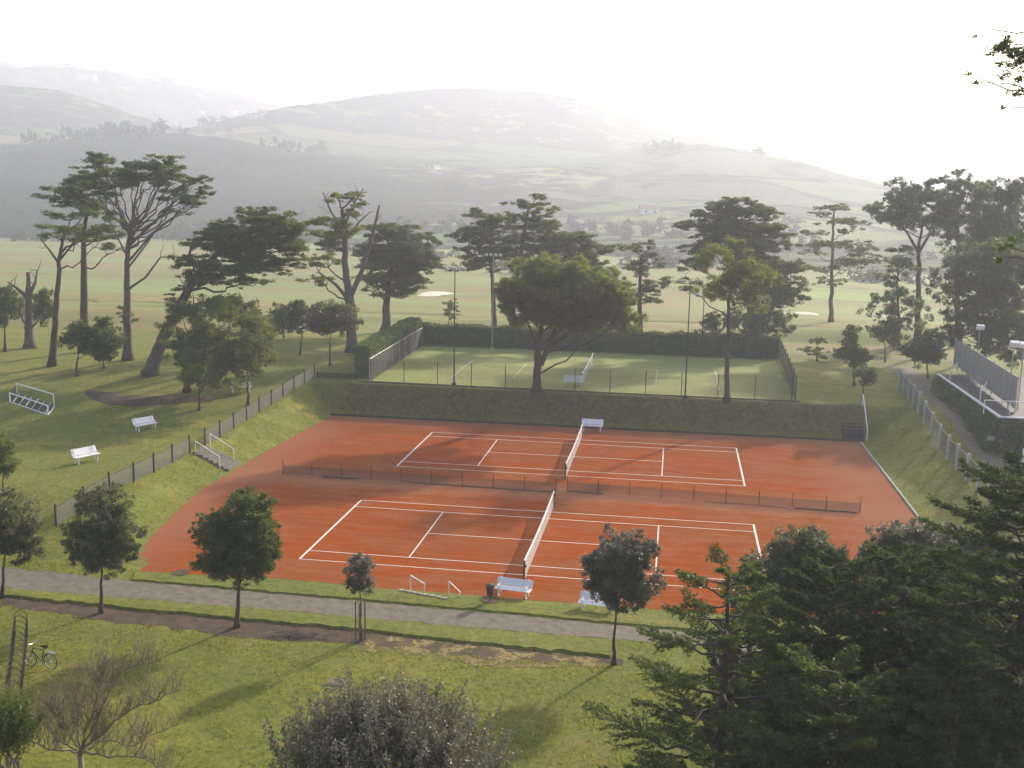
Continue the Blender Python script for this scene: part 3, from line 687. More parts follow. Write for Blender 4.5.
T('tall_pine', 'tall pine with a bare straight trunk standing on the bank before the grass court', (727, 402), [(727, 370), (728, 335), (729, 300), (732, 270)],
  [(733, 250, 20, 9), (728, 264, 30, 12), (745, 276, 30, 14), (730, 290, 36, 12), (748, 303, 24, 9), (712, 288, 18, 10)], 'tuft', 'l_cypo', r0=2.9)
T('hedge_tree', 'low spreading bush behind the right end of the far hedge', (745, 352), [(745, 345)], [(740, 325, 34, 12), (770, 322, 26, 14), (715, 330, 18, 8)], 'tuft', 'l_pine', r0=2, cat='bush')
T('cypress_tree', 'thin cypress of separate level layers standing clear against the hill', (831, 322), [(831, 300), (832, 270), (833, 240), (834, 212)],
  [(838, 208, 18, 2.5), (822, 214, 12, 2.5), (838, 222, 24, 3), (812, 233, 16, 2.5), (852, 230, 16, 3), (835, 244, 26, 3), (812, 252, 14, 3), (860, 252, 18, 6), (848, 263, 22, 5), (818, 268, 18, 3), (830, 282, 16, 4), (865, 243, 10, 3)], 'flat', 'l_cyp', r0=2.4, group=gB, dens=.9)
T('tall_pine', 'tall pine with a forked top, left of the tall pines at the right', (918, 338), [(918, 305), (919, 270), (918, 248), (922, 228)],
  [(893, 208, 24, 10), (915, 200, 26, 12), (903, 188, 18, 8), (934, 208, 20, 13), (885, 214, 14, 6), (928, 188, 18, 10), (912, 220, 30, 8), (938, 228, 16, 10)], 'tuft', 'l_pine', r0=3.2, group=gB, limbs=[(1.8, (918, 252), (908, 235), (895, 218)), (1.8, (919, 252), (930, 235), (936, 215))])
T('tall_pine', 'tallest rounded pine of the right group', (958, 345), [(958, 310), (957, 270), (958, 225)],
  [(955, 178, 17, 9), (970, 188, 18, 10), (948, 194, 22, 12), (966, 208, 28, 13), (950, 225, 24, 12), (975, 232, 20, 12), (960, 248, 26, 10)], 'tuft', 'l_pine', r0=3.4, group=gB)
T('tall_pine', 'broad pine crossing the right edge behind the floodlights', (1003, 350), [(1003, 310), (1002, 270), (1005, 225)],
  [(1000, 188, 26, 10), (1022, 196, 24, 13), (992, 205, 24, 12), (1012, 222, 30, 15), (996, 238, 26, 14), (1022, 252, 24, 14), (990, 225, 22, 12)], 'tuft', 'l_pine', r0=3.4, group=gB)
T('dense_cypress', 'small rounded cypress left of the forked tall pine, against the hill', (898, 345), [(898, 320), (897, 285), (898, 262)],
  [(900, 250, 16, 6), (895, 260, 18, 6), (905, 268, 18, 6), (893, 278, 16, 5)], 'flat', 'l_pine', r0=1.8)
T('dense_bush', 'broad dark thicket beneath the tall right pines', (893, 345), [(893, 330)], [(885, 300, 20, 14), (905, 305, 18, 16), (870, 312, 12, 8), (890, 285, 10, 8), (915, 320, 18, 12)], 'tuft', 'l_pine', r0=2, cat='thicket')
T('dense_bush', 'large dark thicket behind the terrace screen', (985, 372), [(985, 350)], [(975, 275, 34, 18), (990, 310, 36, 30), (958, 300, 20, 20), (1012, 290, 26, 30), (985, 256, 30, 14), (945, 282, 18, 14), (1010, 265, 30, 16), (970, 330, 24, 22), (1015, 335, 24, 24), (1000, 345, 22, 22), (950, 325, 20, 14)], 'tuft', 'l_cyp', r0=3, cat='thicket', dens=1.0)
T('young_fir', 'little low fir with star shaped branches in front of the golf mound', (817, 361), [(817, 350), (817, 336)], [(817, 342, 7, 5), (816, 350, 13, 4), (819, 355, 16, 3)], 'flat', 'l_con', r0=.7)
T('park_tree', 'dark tree left of the terrace with a pointed irregular crown', (854, 385), [(854, 368), (853, 350)], [(852, 335, 8, 10), (850, 350, 15, 9), (858, 358, 14, 8)], 'round', 'l_pine', r0=1.1)
T('park_tree', 'smallest round tree on a thin stem near the right steps', (863, 402), [(863, 388), (865, 380)], [(866, 375, 12, 8)], 'round', 'l_pine', r0=.9)
T('park_tree', 'round tree of twin stems touching the terrace corner', (928, 378), [(927, 365), (925, 355)], [(922, 348, 22, 12), (915, 355, 12, 9), (933, 342, 12, 9)], 'round', 'l_oak', r0=1.0)
T('park_tree', 'thin multi stemmed tree in front of the sand by the golf mound', (885, 362), [(885, 350), (884, 340)], [(884, 332, 14, 9), (892, 325, 9, 7)], 'round', 'l_pine', r0=.8)
T('young_fir', 'little fir beside the floodlight pole at the hedge corner', (448, 327), [(449, 316), (450, 304)], [(451, 303, 6, 4), (450, 311, 10, 4), (451, 316, 9, 2.5)], 'flat', 'l_con', r0=.5)
T('young_fir', 'small pale fir top showing over the far hedge', (592, 340), [(592, 334)], [(592, 333, 9, 3)], 'flat', 'l_cypo', r0=.5)

# --- row beside the path
gR = 'round trees planted in a row beside the path'
T('row_tree', 'row tree beside the path cut by the left edge of the view', (2, 598), [(3, 575), (5, 555)], [(8, 520, 26, 26), (16, 545, 20, 18), (-8, 530, 20, 26)], 'round', 'l_broad', r0=2.1, group=gR, dens=1.1)
T('row_tree', 'row tree with a greyish open crown before the left lawn fence', (101, 613), [(101, 590), (102, 565)], [(103, 518, 30, 26), (90, 540, 24, 22), (118, 540, 22, 22), (105, 558, 26, 14)], 'round', 'l_broad', r0=2.2, group=gR, dens=1.0)
T('row_tree', 'darkest and fullest row tree before the left corner of the clay', (237, 627), [(238, 600), (240, 575)], [(242, 520, 32, 26), (225, 545, 28, 24), (258, 545, 24, 26), (240, 562, 32, 16)], 'round', 'l_oak', r0=2.7, group=gR, dens=1.15)
T('staked_tree', 'young thin crowned tree held between stakes by the path', (361, 640), [(361, 615), (360, 590)], [(359, 568, 12, 14), (361, 582, 14, 11)], 'round', 'l_grey', r0=1.3, group=gR, dens=.9)
T('row_tree', 'row tree beside the path in front of the near clay court', (614, 664), [(614, 640), (616, 610)], [(620, 560, 28, 26), (604, 573, 22, 20), (636, 578, 22, 21), (622, 594, 24, 13)], 'round', 'l_grey', r0=2.2, group=gR, dens=1.25)
T('lawn_tree', 'small leafy tree at the left edge of the lawn behind the row tree', (3, 492), [(3, 470)], [(0, 448, 12, 14), (4, 462, 12, 12)], 'round', 'l_cypo', r0=1.0)
# stakes
B3 = gnd(361, 640)
for i, (dx, dy, lb) in enumerate(((-.22, -.05, 'left stake of the young tree'), (.02, -.28, 'middle stake of the young tree'), (.17, .05, 'right stake of the young tree'))):
    m = MB(); m.tube([(B3[0]+dx, B3[1]+dy, 0), (B3[0]+dx, B3[1]+dy, 1.75)], [.035, .03], 8)
    tag(m.build('tree_stake', M['wood']), 'dark wooden '+lb+' by the path', 'stake', 'stakes round the young tree')

# --- foreground
def conifer(name, label, xyz, H, Rb, leaf, nb=70, z0=.1, droop=.15, leafL=.13, den=1.0, top_t=.12, group=None, tw=16, up=.25, s0=.22):
    global TOT
    x, y, z = xyz; root = thing(name, label, 'conifer', xyz, group)
    mb = MB(); P = np.array([[x+.1*math.sin(t*3), y+.1*math.cos(t*2), z+H*t] for t in np.linspace(0, 1, 12)])
    mb.tube(P, np.linspace(.018*H+.05, .02, 12), 9)
    out = []
    for i in range(nb):
        t = z0+(1-z0)*((i+.5)/nb)**.9; a = i*2.399+rng.uniform(-.3, .3)
        Ln = Rb*((1-t)/(1-z0)+top_t*.6)**.8*rng.uniform(.6, 1.2)*(.65 if t < z0+.06 else 1)
        o = P[0]+(P[-1]-P[0])*t; dirn = np.array([math.cos(a), math.sin(a), 0])
        e = o+dirn*Ln+np.array([0, 0, Ln*(up+.35*t-droop)])
        C = curve(o, e, (0, 0, -.10*Ln), 9, .02); mb.tube(C, [.022+.012*Ln, .006], 5, False)
        side = np.cross(dirn, [0, 0, 1.0]); nt_ = int(tw*max(.4, Ln/Rb))+3
        for j in range(nt_):
            s = (j+.6)/nt_; s = s0+(1-s0)*s; b = C[min(8, int(s*8))]+(C[min(8, int(s*8)+1)]-C[min(8, int(s*8))])*(s*8-int(s*8))
            for sg in (-1, 1):
                tl = (1.05-s)*Ln*.42*rng.uniform(.6, 1.25)+.12
                d = dirn*.75+side*sg*.9+np.array([0, 0, rng.uniform(-.15, .35)]); d /= np.linalg.norm(d)
                tip = b+d*tl
                if rng.random() < .5: mb.tube([b, (b+tip)/2, tip], [.007, .003], 3, False)
                k = int(tl/.028*den*2.2)+6
                q = rng.uniform(.05, 1.05, k)[:, None]; c = b+(tip-b)*q+rng.normal(size=(k, 3))*[.035, .035, .028]
                dd = d+rdir(k)*.75+np.array([0, 0, .12]); dd /= np.linalg.norm(dd, axis=1)[:, None]
                nn = rdir(k); nn[:, 2] += .7; nn /= np.linalg.norm(nn, axis=1)[:, None]
                l = leafL*rng.uniform(.6, 1.35, k); out.append(rhomb(c, dd, nn, l, l*.30))
        k = 12; c = C[-1]+rng.normal(size=(k, 3))*.05; dd = dirn+rdir(k)*.6; dd /= np.linalg.norm(dd, axis=1)[:, None]
        out.append(rhomb(c, dd, rdir(k), leafL*rng.uniform(.7, 1.3, k), np.full(k, leafL*.3)))
    # leader
    k = 160; c = P[-1]-np.array([0, 0, 1])*rng.uniform(0, H*.1, k)[:, None]+rng.normal(size=(k, 3))*.06; dd = rdir(k)*.7+[0, 0, .8]; dd /= np.linalg.norm(dd, axis=1)[:, None]
    out.append(rhomb(c, dd, rdir(k), leafL*rng.uniform(.7, 1.3, k), np.full(k, leafL*.3)))
    mb.build('trunk', M['bark'], root, True); L = np.concatenate(out); TOT += len(L)
    mkquads('crown', L, M[leaf], root); return root
def at(u, v, Y): return ony(u, v, Y)
def con(label, u, vtop, Y, Rb, leaf, **kw):
    p = at(u, vtop, Y); x, y, H = p[0], p[1], p[2]
    return conifer('garden_conifer', label, (x, y, 0.0), H, Rb, leaf, group='conifers filling the lower right corner', **kw)
con('open conifer with a visible trunk, leftmost of the lower right mass', 728, 566, -21.5, 4.1, 'l_con', nb=50, tw=16, z0=.14, den=1.0, leafL=.115, up=.10, top_t=.3, s0=.40)
con('bright green conifer tip just right of the open conifer', 752, 566, -17.5, 2.2, 'l_con', nb=60)
con('dark conifer in the middle of the lower right mass', 835, 565, -20, 3.1, 'l_cond', nb=90, den=1.1, top_t=.45)
con('dense conifer standing right of the darkest middle one', 905, 555, -18, 3.0, 'l_cond', nb=90, top_t=.45)
con('tallest dark conifer against the right edge', 1034, 478, -20.5, 4.3, 'l_cond', nb=110, tw=18, top_t=.5, up=.1)
con('low dark conifer at the bottom right corner', 960, 640, -26, 2.6, 'l_cond', nb=80)
con('low broad conifer with yellow green tips at the bottom of the mass', 838, 672, -24.5, 2.8, 'l_con', nb=60, top_t=.6, den=.9)
con('dark conifer in front of the right fence end', 955, 560, -14, 3.0, 'l_cond', nb=90, top_t=.45)
T('garden_tree', 'rounded tree behind the conifers before the right baseline', (800, 660), [(800, 620), (800, 590)], [(790, 552, 34, 22), (815, 560, 28, 22), (770, 575, 26, 20), (830, 590, 30, 26), (795, 595, 34, 24)], 'round', 'l_broad', r0=3, Y=-11, dens=1.1)
T('garden_tree', 'tree with shining pale leaf tips behind the conifers', (915, 640), [(915, 600), (918, 575)], [(905, 548, 34, 20), (935, 550, 34, 22), (965, 560, 28, 22), (890, 575, 30, 26), (925, 585, 36, 28), (960, 590, 30, 26), (985, 545, 24, 14)], 'round', 'l_grey', r0=3, Y=-10, dens=1.15)

# large grey-green shrub at the bottom centre, many upright leafy shoots
def shoots_tree(name, label, Y, cu, cv, ru, rv, n, leaf, bark='twig', leafL=.075, stems=9, cat='shrub', perl=150, Lmul=1.0):
    global TOT
    c = at(cu, cv, Y); k = mpp(c); base = np.array([c[0], c[1], 0.0]); root = thing(name, label, cat, base)
    mb = MB(); out = []
    hub = np.array([c[0], c[1], max(.6, c[2]-rv*k*1.2)])
    mb.tube([base, (base+hub)/2+[.1, .05, 0], hub], [.14, .10], 8)
    masses = []
    for i in range(stems):
        a = 2*math.pi*i/stems; r_ = rng.uniform(.3, .85)
        q = c+np.array([math.cos(a)*ru*k*r_, math.sin(a)*ru*k*r_*.8, rng.uniform(-.5, .15)*rv*k]); masses.append(q)
        mb.tube(curve(hub, q, (0, 0, -.1), 7), [.07, .03], 6, False)
    masses = np.array(masses)
    for i in range(n):
        d = rdir(1)[0]; d[2] = abs(d[2])*.9-.15; p = c+d*np.array([ru*k, ru*k*.8, rv*k])*rng.uniform(.35, 1.0)
        o = masses[np.argmin(np.linalg.norm(masses-p, axis=1))]
        dirn = (p-o); dirn = dirn/(np.linalg.norm(dirn)+1e-6)*.5+np.array([rng.normal(0, .2), rng.normal(0, .2), .9]); dirn /= np.linalg.norm(dirn)
        L = rng.uniform(.35, .95)*Lmul; tip = p+dirn*L
        mb.tube([o+(p-o)*.4, p, tip], [.012, .004], 4, False)
        m = int(perl*L); q = rng.uniform(-.15, 1, m)[:, None]
        cc = p+(tip-p)*q+rng.normal(size=(m, 3))*.075*(1.15-q*.6)
        dd = dirn*.5+rdir(m)*.8; dd /= np.linalg.norm(dd, axis=1)[:, None]
        nn = rdir(m); nn[:, 2] += .4; nn /= np.linalg.norm(nn, axis=1)[:, None]
        l = leafL*rng.uniform(.6, 1.3, m); out.append(rhomb(cc, dd, nn, l, l*.5))
    mb.build('trunk', M[bark], root, True); Lq = np.concatenate(out); TOT += len(Lq); mkquads('crown', Lq, M[leaf], root)
shoots_tree('leafy_shrub', 'large grey green shrub with upright shoots at the bottom centre', -30, 385, 770, 116, 68, 640, 'l_grey', Lmul=1.25, perl=115)
shoots_tree('leafy_shrub', 'small shrub beside the bare twigs at the lower left corner', -29, 5, 745, 34, 50, 110, 'l_oak')
# bare shrub
def bare(name, label, Y, bu, bv, specs, nfine, spread):
    b = at(bu, bv, Y); k = mpp(b); base = np.array([b[0], b[1], 0.0]); root = thing(name, label, 'shrub', base)
    mb = MB(); mb.tube([base, (base+b)/2+[.05, 0, 0], b], [.10, .07], 8)
    tips = []
    for pts, r in specs:
        Q = np.array([b]+[ony(u, v, Y+dy) for u, v, dy in pts]); tt = np.linspace(0, len(Q)-1, 5*(len(Q)-1)+1)
        Q = np.stack([np.interp(tt, np.arange(len(Q)), Q[:, j]) for j in range(3)], 1); Q[1:-1] += rng.normal(size=(len(Q)-2, 3))*.02
        mb.tube(Q, [r, r*.3], 6, False); tips += [q for q in Q[3:]]
    for _ in range(nfine):
        o = tips[rng.integers(len(tips))]; d = np.array([rng.normal(0, .4), rng.normal(0, .4), 1.0]); d /= np.linalg.norm(d); L = rng.uniform(.4, 1.3)*spread
        C = curve(o, o+d*L, rng.normal(0, .06, 3), 6, .03); mb.tube(C, [.011, .004], 4, False)
        for _ in range(3):
            a = C[rng.integers(1, 5)]; d2 = d+rdir(1)[0]*.6; mb.tube(curve(a, a+d2*L*.4, (0, 0, 0), 4, .04), [.005, .002], 3, False)
    mb.build('trunk', M['twig'], root, True)
bare('bare_shrub', 'leafless shrub with thin upright twigs at the lower left', -27, 80, 752,
  [([(100, 735, 0), (125, 712, .3), (155, 700, .5), (180, 690, .6)], .045), ([(95, 725, 0), (105, 700, -.2), (122, 670, 0), (160, 660, .3)], .04), ([(78, 728, .3), (77, 705, .4), (74, 690, .3)], .035),
   ([(60, 742, 0), (48, 728, .3), (38, 715, .5)], .035), ([(110, 755, -.2), (140, 757, -.4), (170, 775, -.5)], .04), ([(90, 720, -.3), (98, 692, -.5), (106, 662, -.4)], .03), ([(105, 740, .5), (135, 745, .8), (150, 735, .9), (185, 722, 1)], .03), ([(50, 750, -.5), (20, 735, -.6), (5, 700, -.5)], .03), ([(68, 735, -.8), (56, 718, -1), (50, 706, -.9)], .025)], 620, .80)

# overhanging pine outside the right edge
def over():
    global TOT
    Y = -22.0; b = at(1130, 300, Y); base = np.array([b[0], Y, 0.0]); root = thing('overhanging_pine', 'near pine whose branches reach in at the upper right edge', 'tree', base)
    mb = MB(); topz = 27; P = np.array([[base[0]+.2*math.sin(t*4), Y, topz*t] for t in np.linspace(0, 1, 14)]); mb.tube(P, np.linspace(.38, .06, 14), 10)
    pads = []
    for (u, v, ru, rv) in ((1002, 45, 11, 5), (1015, 44, 14, 6), (990, 55, 5, 3), (1004, 76, 9, 2.5), (1018, 80, 10, 3), (1012, 94, 7, 3), (1022, 92, 6, 4), (973, 37, 4, 1.0), (968, 74, 4, 1.2), (978, 82, 5, 1.2), (1003, 108, 3, 2), (1008, 50, 14, 6), (995, 48, 9, 5), (1020, 55, 14, 6), (1012, 64, 12, 3), (1040, 60, 25, 14), (1060, 85, 25, 12), (1090, 40, 40, 20),
                          (998, 258, 7, 4), (1008, 246, 9, 4), (1020, 238, 10, 5), (1045, 235, 20, 9), (1080, 240, 30, 12), (1150, 60, 40, 30), (1170, 150, 45, 20), (1110, 130, 25, 10)):
        c = at(u, v, Y+rng.uniform(-.5, .5)); k = mpp(c); pads.append([*c, ru*k, ru*k*.8, rv*k])
        o = P[np.argmin(np.abs(P[:, 2]-(c[2]-.2)))]
        C = curve(o, c, (0, 0, .15), 9, .02); mb.tube(C, [.05, .008], 5, False)
    L = leafcloud(np.array(pads), .10, 2.2, .13, .8, .35); TOT += len(L)
    mb.build('trunk', M['bark'], root, True); mkquads('crown', L, M['l_con'], root)
over()

GRASS()
# ------------------------------------------------------------------ hedges
def hedge(label, pts, width, height, leaf='l_hedge', n_per=220, size=.16, name='hedge', zf=None, cat='hedge'):
    global TOT
    pts = np.array(pts, float); c0 = pts[0]; root = thing(name, label, cat, (c0[0], c0[1], float(hnear(c0[0], c0[1]))))
    body = MB(); out = []
    for a, b in zip(pts[:-1], pts[1:]):
        L = np.linalg.norm(b-a); k = max(2, int(L/.7)); d = (b-a)/L; nrm = np.array([-d[1], d[0]])
        V = []; 
        for i in range(k+1):
            p = a+d*L*i/k; h = float(hnear(p[0], p[1])) if zf is None else zf
            w = width/2-.08+rng.normal(0, .04); t = h+height-.08+rng.normal(0, .05)
            for s, z in ((-1, h-.3), (-1, h+height*.5), (-1, t-.1), (-.6, t), (.6, t), (1, t-.1), (1, h+height*.5), (1, h-.3)):
                q = p+nrm*w*s; V.append((q[0], q[1], z+rng.normal(0, .02)))
        Fc = [(i*8+j, (i+1)*8+j, (i+1)*8+j+1, i*8+j+1) for i in range(k) for j in range(7)]+[tuple(range(8)), tuple(k*8+j for j in range(7, -1, -1))]
        body.add(V, Fc)
        area = L*(width+2*height); m = int(area*n_per); face = rng.uniform(0, width+2*height, m); s = rng.uniform(0, L, m)
        P = a[None, :]+d[None, :]*s[:, None]; hh = hnear(P[:, 0], P[:, 1]) if zf is None else np.full(m, zf)
        off = np.where(face < height, -width/2, np.where(face > height+width, width/2, face-height-width/2))
        zz = np.where(face < height, face, np.where(face > height+width, face-height-width, height))
        C = np.column_stack([P+nrm[None, :]*off[:, None], hh+zz])+rng.normal(size=(m, 3))*.07
        C[:, 2] += .12*np.sin(s*1.7)*np.sin(s*.6)
        out.append(rhomb(C, rdir(m), rdir(m), size*rng.uniform(.6, 1.3, m), size*.6*rng.uniform(.6, 1.3, m)))
    body.build('inner_branches', M[leaf], root); Q = np.concatenate(out); TOT += len(Q); mkquads('foliage', Q, M[leaf], root)
hedge('clipped hedge along the left side of the grass court', [(-8.6, 40.2), (-9.4, 62.5)], 1.5, 2.9, size=.2, n_per=90)
hedge('long clipped hedge along the far side of the grass court', [(-9.3, 63.0), (29.6, 62.6)], 1.2, 2.2, 'l_oak', size=.2, n_per=90)

# ------------------------------------------------------------------ fences
def fence(name, label, pts, post_h, post_r, spacing, pmat, mmat, square=False, rails=(1.0,), rail_r=.02, mesh_h=None, group=None, zoff=0.0, mesh_lo=.03, top=None, leftz=None):
    pts = np.array(pts, float)
    def hz(p): return float(hnear(p[0], p[1])) if leftz is None else leftz
    root = thing(name, label, 'fence', (pts[0][0], pts[0][1], hz(pts[0])), group)
    seg = np.linalg.norm(np.diff(pts, axis=0), axis=1); S = np.concatenate([[0], np.cumsum(seg)]); n = max(1, round(S[-1]/spacing))
    ss_ = np.linspace(0, S[-1], n+1); P = np.column_stack([np.interp(ss_, S, pts[:, 0]), np.interp(ss_, S, pts[:, 1])])
    for p in P:
        m = MB(); z = hz(p)
        if square: m.box((p[0], p[1], z+post_h/2-.05), (post_r*2, post_r*2, post_h+.1)); m.box((p[0], p[1], z+post_h+.03), (post_r*1.6, post_r*1.6, .06))
        else: m.tube([(p[0], p[1], z-.1), (p[0]+rng.normal(0, .01), p[1], z+post_h)], [post_r, post_r], 8)
        m.build('post', M[pmat], root)
    mh = mesh_h or post_h*.93
    for fr in rails:
        m = MB(); m.tube([(p[0], p[1], hz(p)+mh*fr) for p in P], [rail_r, rail_r], 5); m.build('rail', M[pmat], root)
    V = []; 
    for p in P:
        z = hz(p); V += [(p[0], p[1], z+mesh_lo), (p[0], p[1], z+mh)]
    m = MB(); m.add(V, [(2*i, 2*i+2, 2*i+3, 2*i+1) for i in range(len(P)-1)]); m.build('wire_mesh', M[mmat], root)
    return root
fence('park_fence', 'dark post and grey mesh fence along the top of the left bank', [(-13.9, 0.5), (-13.35, 8), (-13.3, 15.4)], 1.25, .06, 2.4, 'postdark', 'chain', mesh_h=1.05)
fence('park_fence', 'dark post and mesh fence continuing from the left steps to the grass court', [(-13.3, 17.8), (-13.3, 27), (-13.0, 39.8)], 1.25, .06, 2.4, 'postdark', 'chain', mesh_h=1.05)
fence('low_fence', 'low wire fence between the corner of the park fence and the hedge', [(-12.8, 39.9), (-8.9, 39.3)], .5, .03, 2, 'dark', 'chainD')
fence('court_fence', 'see through fence of thin posts before the grass court', [(-7.4, 38.55), (28.5, 38.15)], 2.0, .035, 2.9, 'dark', 'chainF', rails=(.02,), mesh_h=1.95)
fence('court_fence', 'dark netted fence down the left side of the grass court', [(-7.6, 38.8), (-8.3, 61.6)], 2.1, .045, 2.9, 'steel', 'chainD')
fence('court_fence', 'tall dark netted fence at the right end of the grass court', [(28.8, 38.3), (29.6, 61.6)], 2.3, .045, 2.9, 'dark', 'chainD')
fence('court_fence', 'wire fence along the foot of the far hedge', [(-8.2, 61.7), (29.5, 61.5)], 1.2, .03, 2.9, 'dark', 'chainF', rails=(.5,))
fence('concrete_post_fence', 'chain link fence of pale concrete posts along the right bank', [(38.6, 46.5), (37.9, 34), (37.7, 22), (37.5, 6)], 1.75, .10, 2.7, 'concrete', 'chain', square=True, rails=(.97,))
# divider fences between the clay courts
def divider(label, a, b, roll):
    r = fence('divider_fence', label, [a, b], .95, .028, 1.98, 'rust', 'chainR', rails=(), mesh_h=.62)
    for x0, x1, rr_ in roll:
        m = MB(); t0, t1 = [(x-a[0])/(b[0]-a[0]) for x in (x0, x1)]
        q = [(x0+(x1-x0)*t, a[1]+(b[1]-a[1])*(t0+(t1-t0)*t)-.12, .02+rr_) for t in np.linspace(0, 1, 8)]
        m.tube([(p[0], p[1]+rng.normal(0, .03), p[2]*.7) for p in q], [rr_*.7, rr_*.7], 7); m.build('rolled_netting', M['wood'], r)
dA, dB, dC, dD = onz(283, 474, 0), onz(556, 492, 0), onz(567, 491, 0), onz(860, 513, 0)
divider('low divider fence between the clay courts, left of the nets', (dA[0], dA[1]), (dB[0], dB[1]), [(onz(326, 475, 0)[0], onz(362, 477, 0)[0], .10), (onz(410, 481, 0)[0], dB[0]-.2, .05)])
divider('low divider fence between the clay courts, right of the nets', (dC[0], dC[1]), (dD[0], dD[1]), [(dC[0]+.1, dC[0]+2.4, .06), (26.5, 30.2, .06), (21, 26.1, .03)])

# ------------------------------------------------------------------ nets
def net(label, x, y, z, mesh='net', cloth='white'):
    r = thing('tennis_net', label, 'tennis net', (x, y, z)); W = 10.97; y0, y1 = y-.914, y+W+.914
    for yy in (y0, y1):
        m = MB(); m.tube([(x, yy, z), (x, yy, z+1.09)], [.05, .05], 10); m.box((x+.07, yy, z+.8), (.08, .06, .14)); m.build('net_post', M['dark'], r)
    zs = lambda t: z+1.07-.155*math.sin(math.pi*t)
    V = []; n = 16
    for i in range(n+1):
        t = i/n; V += [(x, y0+(y1-y0)*t, z+.04), (x, y0+(y1-y0)*t, zs(t))]
    m = MB(); m.add(V, [(2*i, 2*i+2, 2*i+3, 2*i+1) for i in range(n)]); m.build('net_mesh', M[mesh], r)
    m = MB()
    for i in range(n):
        a, b = i/n, (i+1)/n; ya, yb = y0+(y1-y0)*a, y0+(y1-y0)*b
        m.add([(x-.03, ya, zs(a)-.07), (x+.03, ya, zs(a)-.07), (x+.03, ya, zs(a)+.02), (x-.03, ya, zs(a)+.02), (x-.03, yb, zs(b)-.07), (x+.03, yb, zs(b)-.07), (x+.03, yb, zs(b)+.02), (x-.03, yb, zs(b)+.02)], [(0, 1, 5, 4), (1, 2, 6, 5), (2, 3, 7, 6), (3, 0, 4, 7)])
    m.build('net_band', M[cloth], r)
    for q in (.25, .5, .75):
        m = MB(); m.box((x, y0+(y1-y0)*q, z+.45), (.02, .05, .9)); m.build('net_strap', M[cloth], r)
net('net of the near clay court', 11.885, 0, .01, 'netw')
net('net of the far clay court beneath the bank', 11.885, 19.52, .01, 'netw')
net('net of the grass court behind the umbrella pine', 10.885, 42, 2.41, 'netw')

# ------------------------------------------------------------------ benches
def bench():
    r = thing('park_bench', '', 'bench', (0, 0, 0), 'white benches', True)
    m = MB()
    for i in range(4): m.box((0, -.18+.12*i, .44+.004*i), (1.75, .112, .035))
    m.build('seat', M['white'], r); m = MB()
    for i in range(4): m.box((0, .255+.048*i, .55+.10*i), (1.75, .03, .108), rx=-.45)
    m.build('backrest', M['white'], r)
    for s in (-.68, .68):
        m = MB(); m.box((s, -.16, .21), (.06, .06, .42)); m.box((s, .20, .21), (.06, .07, .42), rx=.1); m.box((s, .02, .40), (.05, .50, .05)); m.box((s, .30, .70), (.05, .04, .55), rx=-.25); m.box((s, -.16, .015), (.09, .14, .03))
        m.build('leg', M['white'], r)
        m = MB(); m.box((s, .02, .64), (.05, .46, .035)); m.box((s, -.18, .54), (.04, .04, .20)); m.build('armrest', M['white'], r)
    return r
b0 = bench(); first = True
def place_bench(p, rz, label, s=1.0):
    global first
    o = b0 if first else copy_tree(b0); first = False
    o.location = tuple(float(x) for x in p); o.scale = (1, 1, s); o.rotation_euler = (0, 0, rz); o['label'] = label
p = gnd(87, 462); place_bench(p, math.radians(62), 'white bench nearer the park fence on the left lawn')
p = gnd(146, 430); place_bench(p, math.radians(60), 'white bench farther back on the left lawn')
p = gnd(241, 392); place_bench(p, math.radians(200), 'white bench half hidden under the round umbrella tree')
p = onz(592, 431, 0); place_bench((p[0], 33.9, .01), 0, 'white bench beside the far clay court net under the bank')
p = onz(513, 596, 0); place_bench((p[0], p[1], .01), math.radians(-8), 'white bench beside the near clay court net and the bin', .8)
p = onz(597, 611, 0); place_bench((p[0], p[1], .01), math.radians(-8), 'white bench half hidden behind the row tree', .8)
p = gnd(556, 389); place_bench((10.2, 40.6, 2.41), 0, 'white bench on the grass court behind the umbrella pine trunk')

# bin
p = onz(490, 603, 0)
r = thing('litter_bin', 'small dark litter bin on a post in a round soil patch', 'bin', (p[0], p[1], 0))
m = MB(); m.tube([(p[0], p[1], 0), (p[0], p[1], .55)], [.035, .035], 8); m.build('post', M['dark'], r)
m = MB(); m.tube([(p[0], p[1], .38), (p[0], p[1], .42), (p[0], p[1], .86), (p[0], p[1], .88)], [.14, .16, .19, .20], 14); m.build('bin_body', M['rust'], r)
m = MB(); m.tube([(p[0], p[1], .885), (p[0], p[1], .92), (p[0], p[1], .96)], [.21, .19, .05], 14); m.build('lid', M['dark'], r)

# ------------------------------------------------------------------ steps and railings
def railing(label, pts, r_=.028, cat='railing', posts=None):
    """pts list of top points (x,y,z,base z)"""
    p0 = pts[0]; root = thing('handrail', label, cat, (p0[0], p0[1], p0[3]))
    m = MB(); m.tube([(p[0], p[1], p[2]) for p in pts], [r_, r_], 7); m.build('top_rail', M['white'], root)
    for p in (pts if posts is None else [pts[i] for i in posts]):
        m = MB(); m.tube([(p[0], p[1], p[3]-.05), (p[0], p[1], p[2])], [r_, r_], 7); m.build('rail_post', M['white'], root)
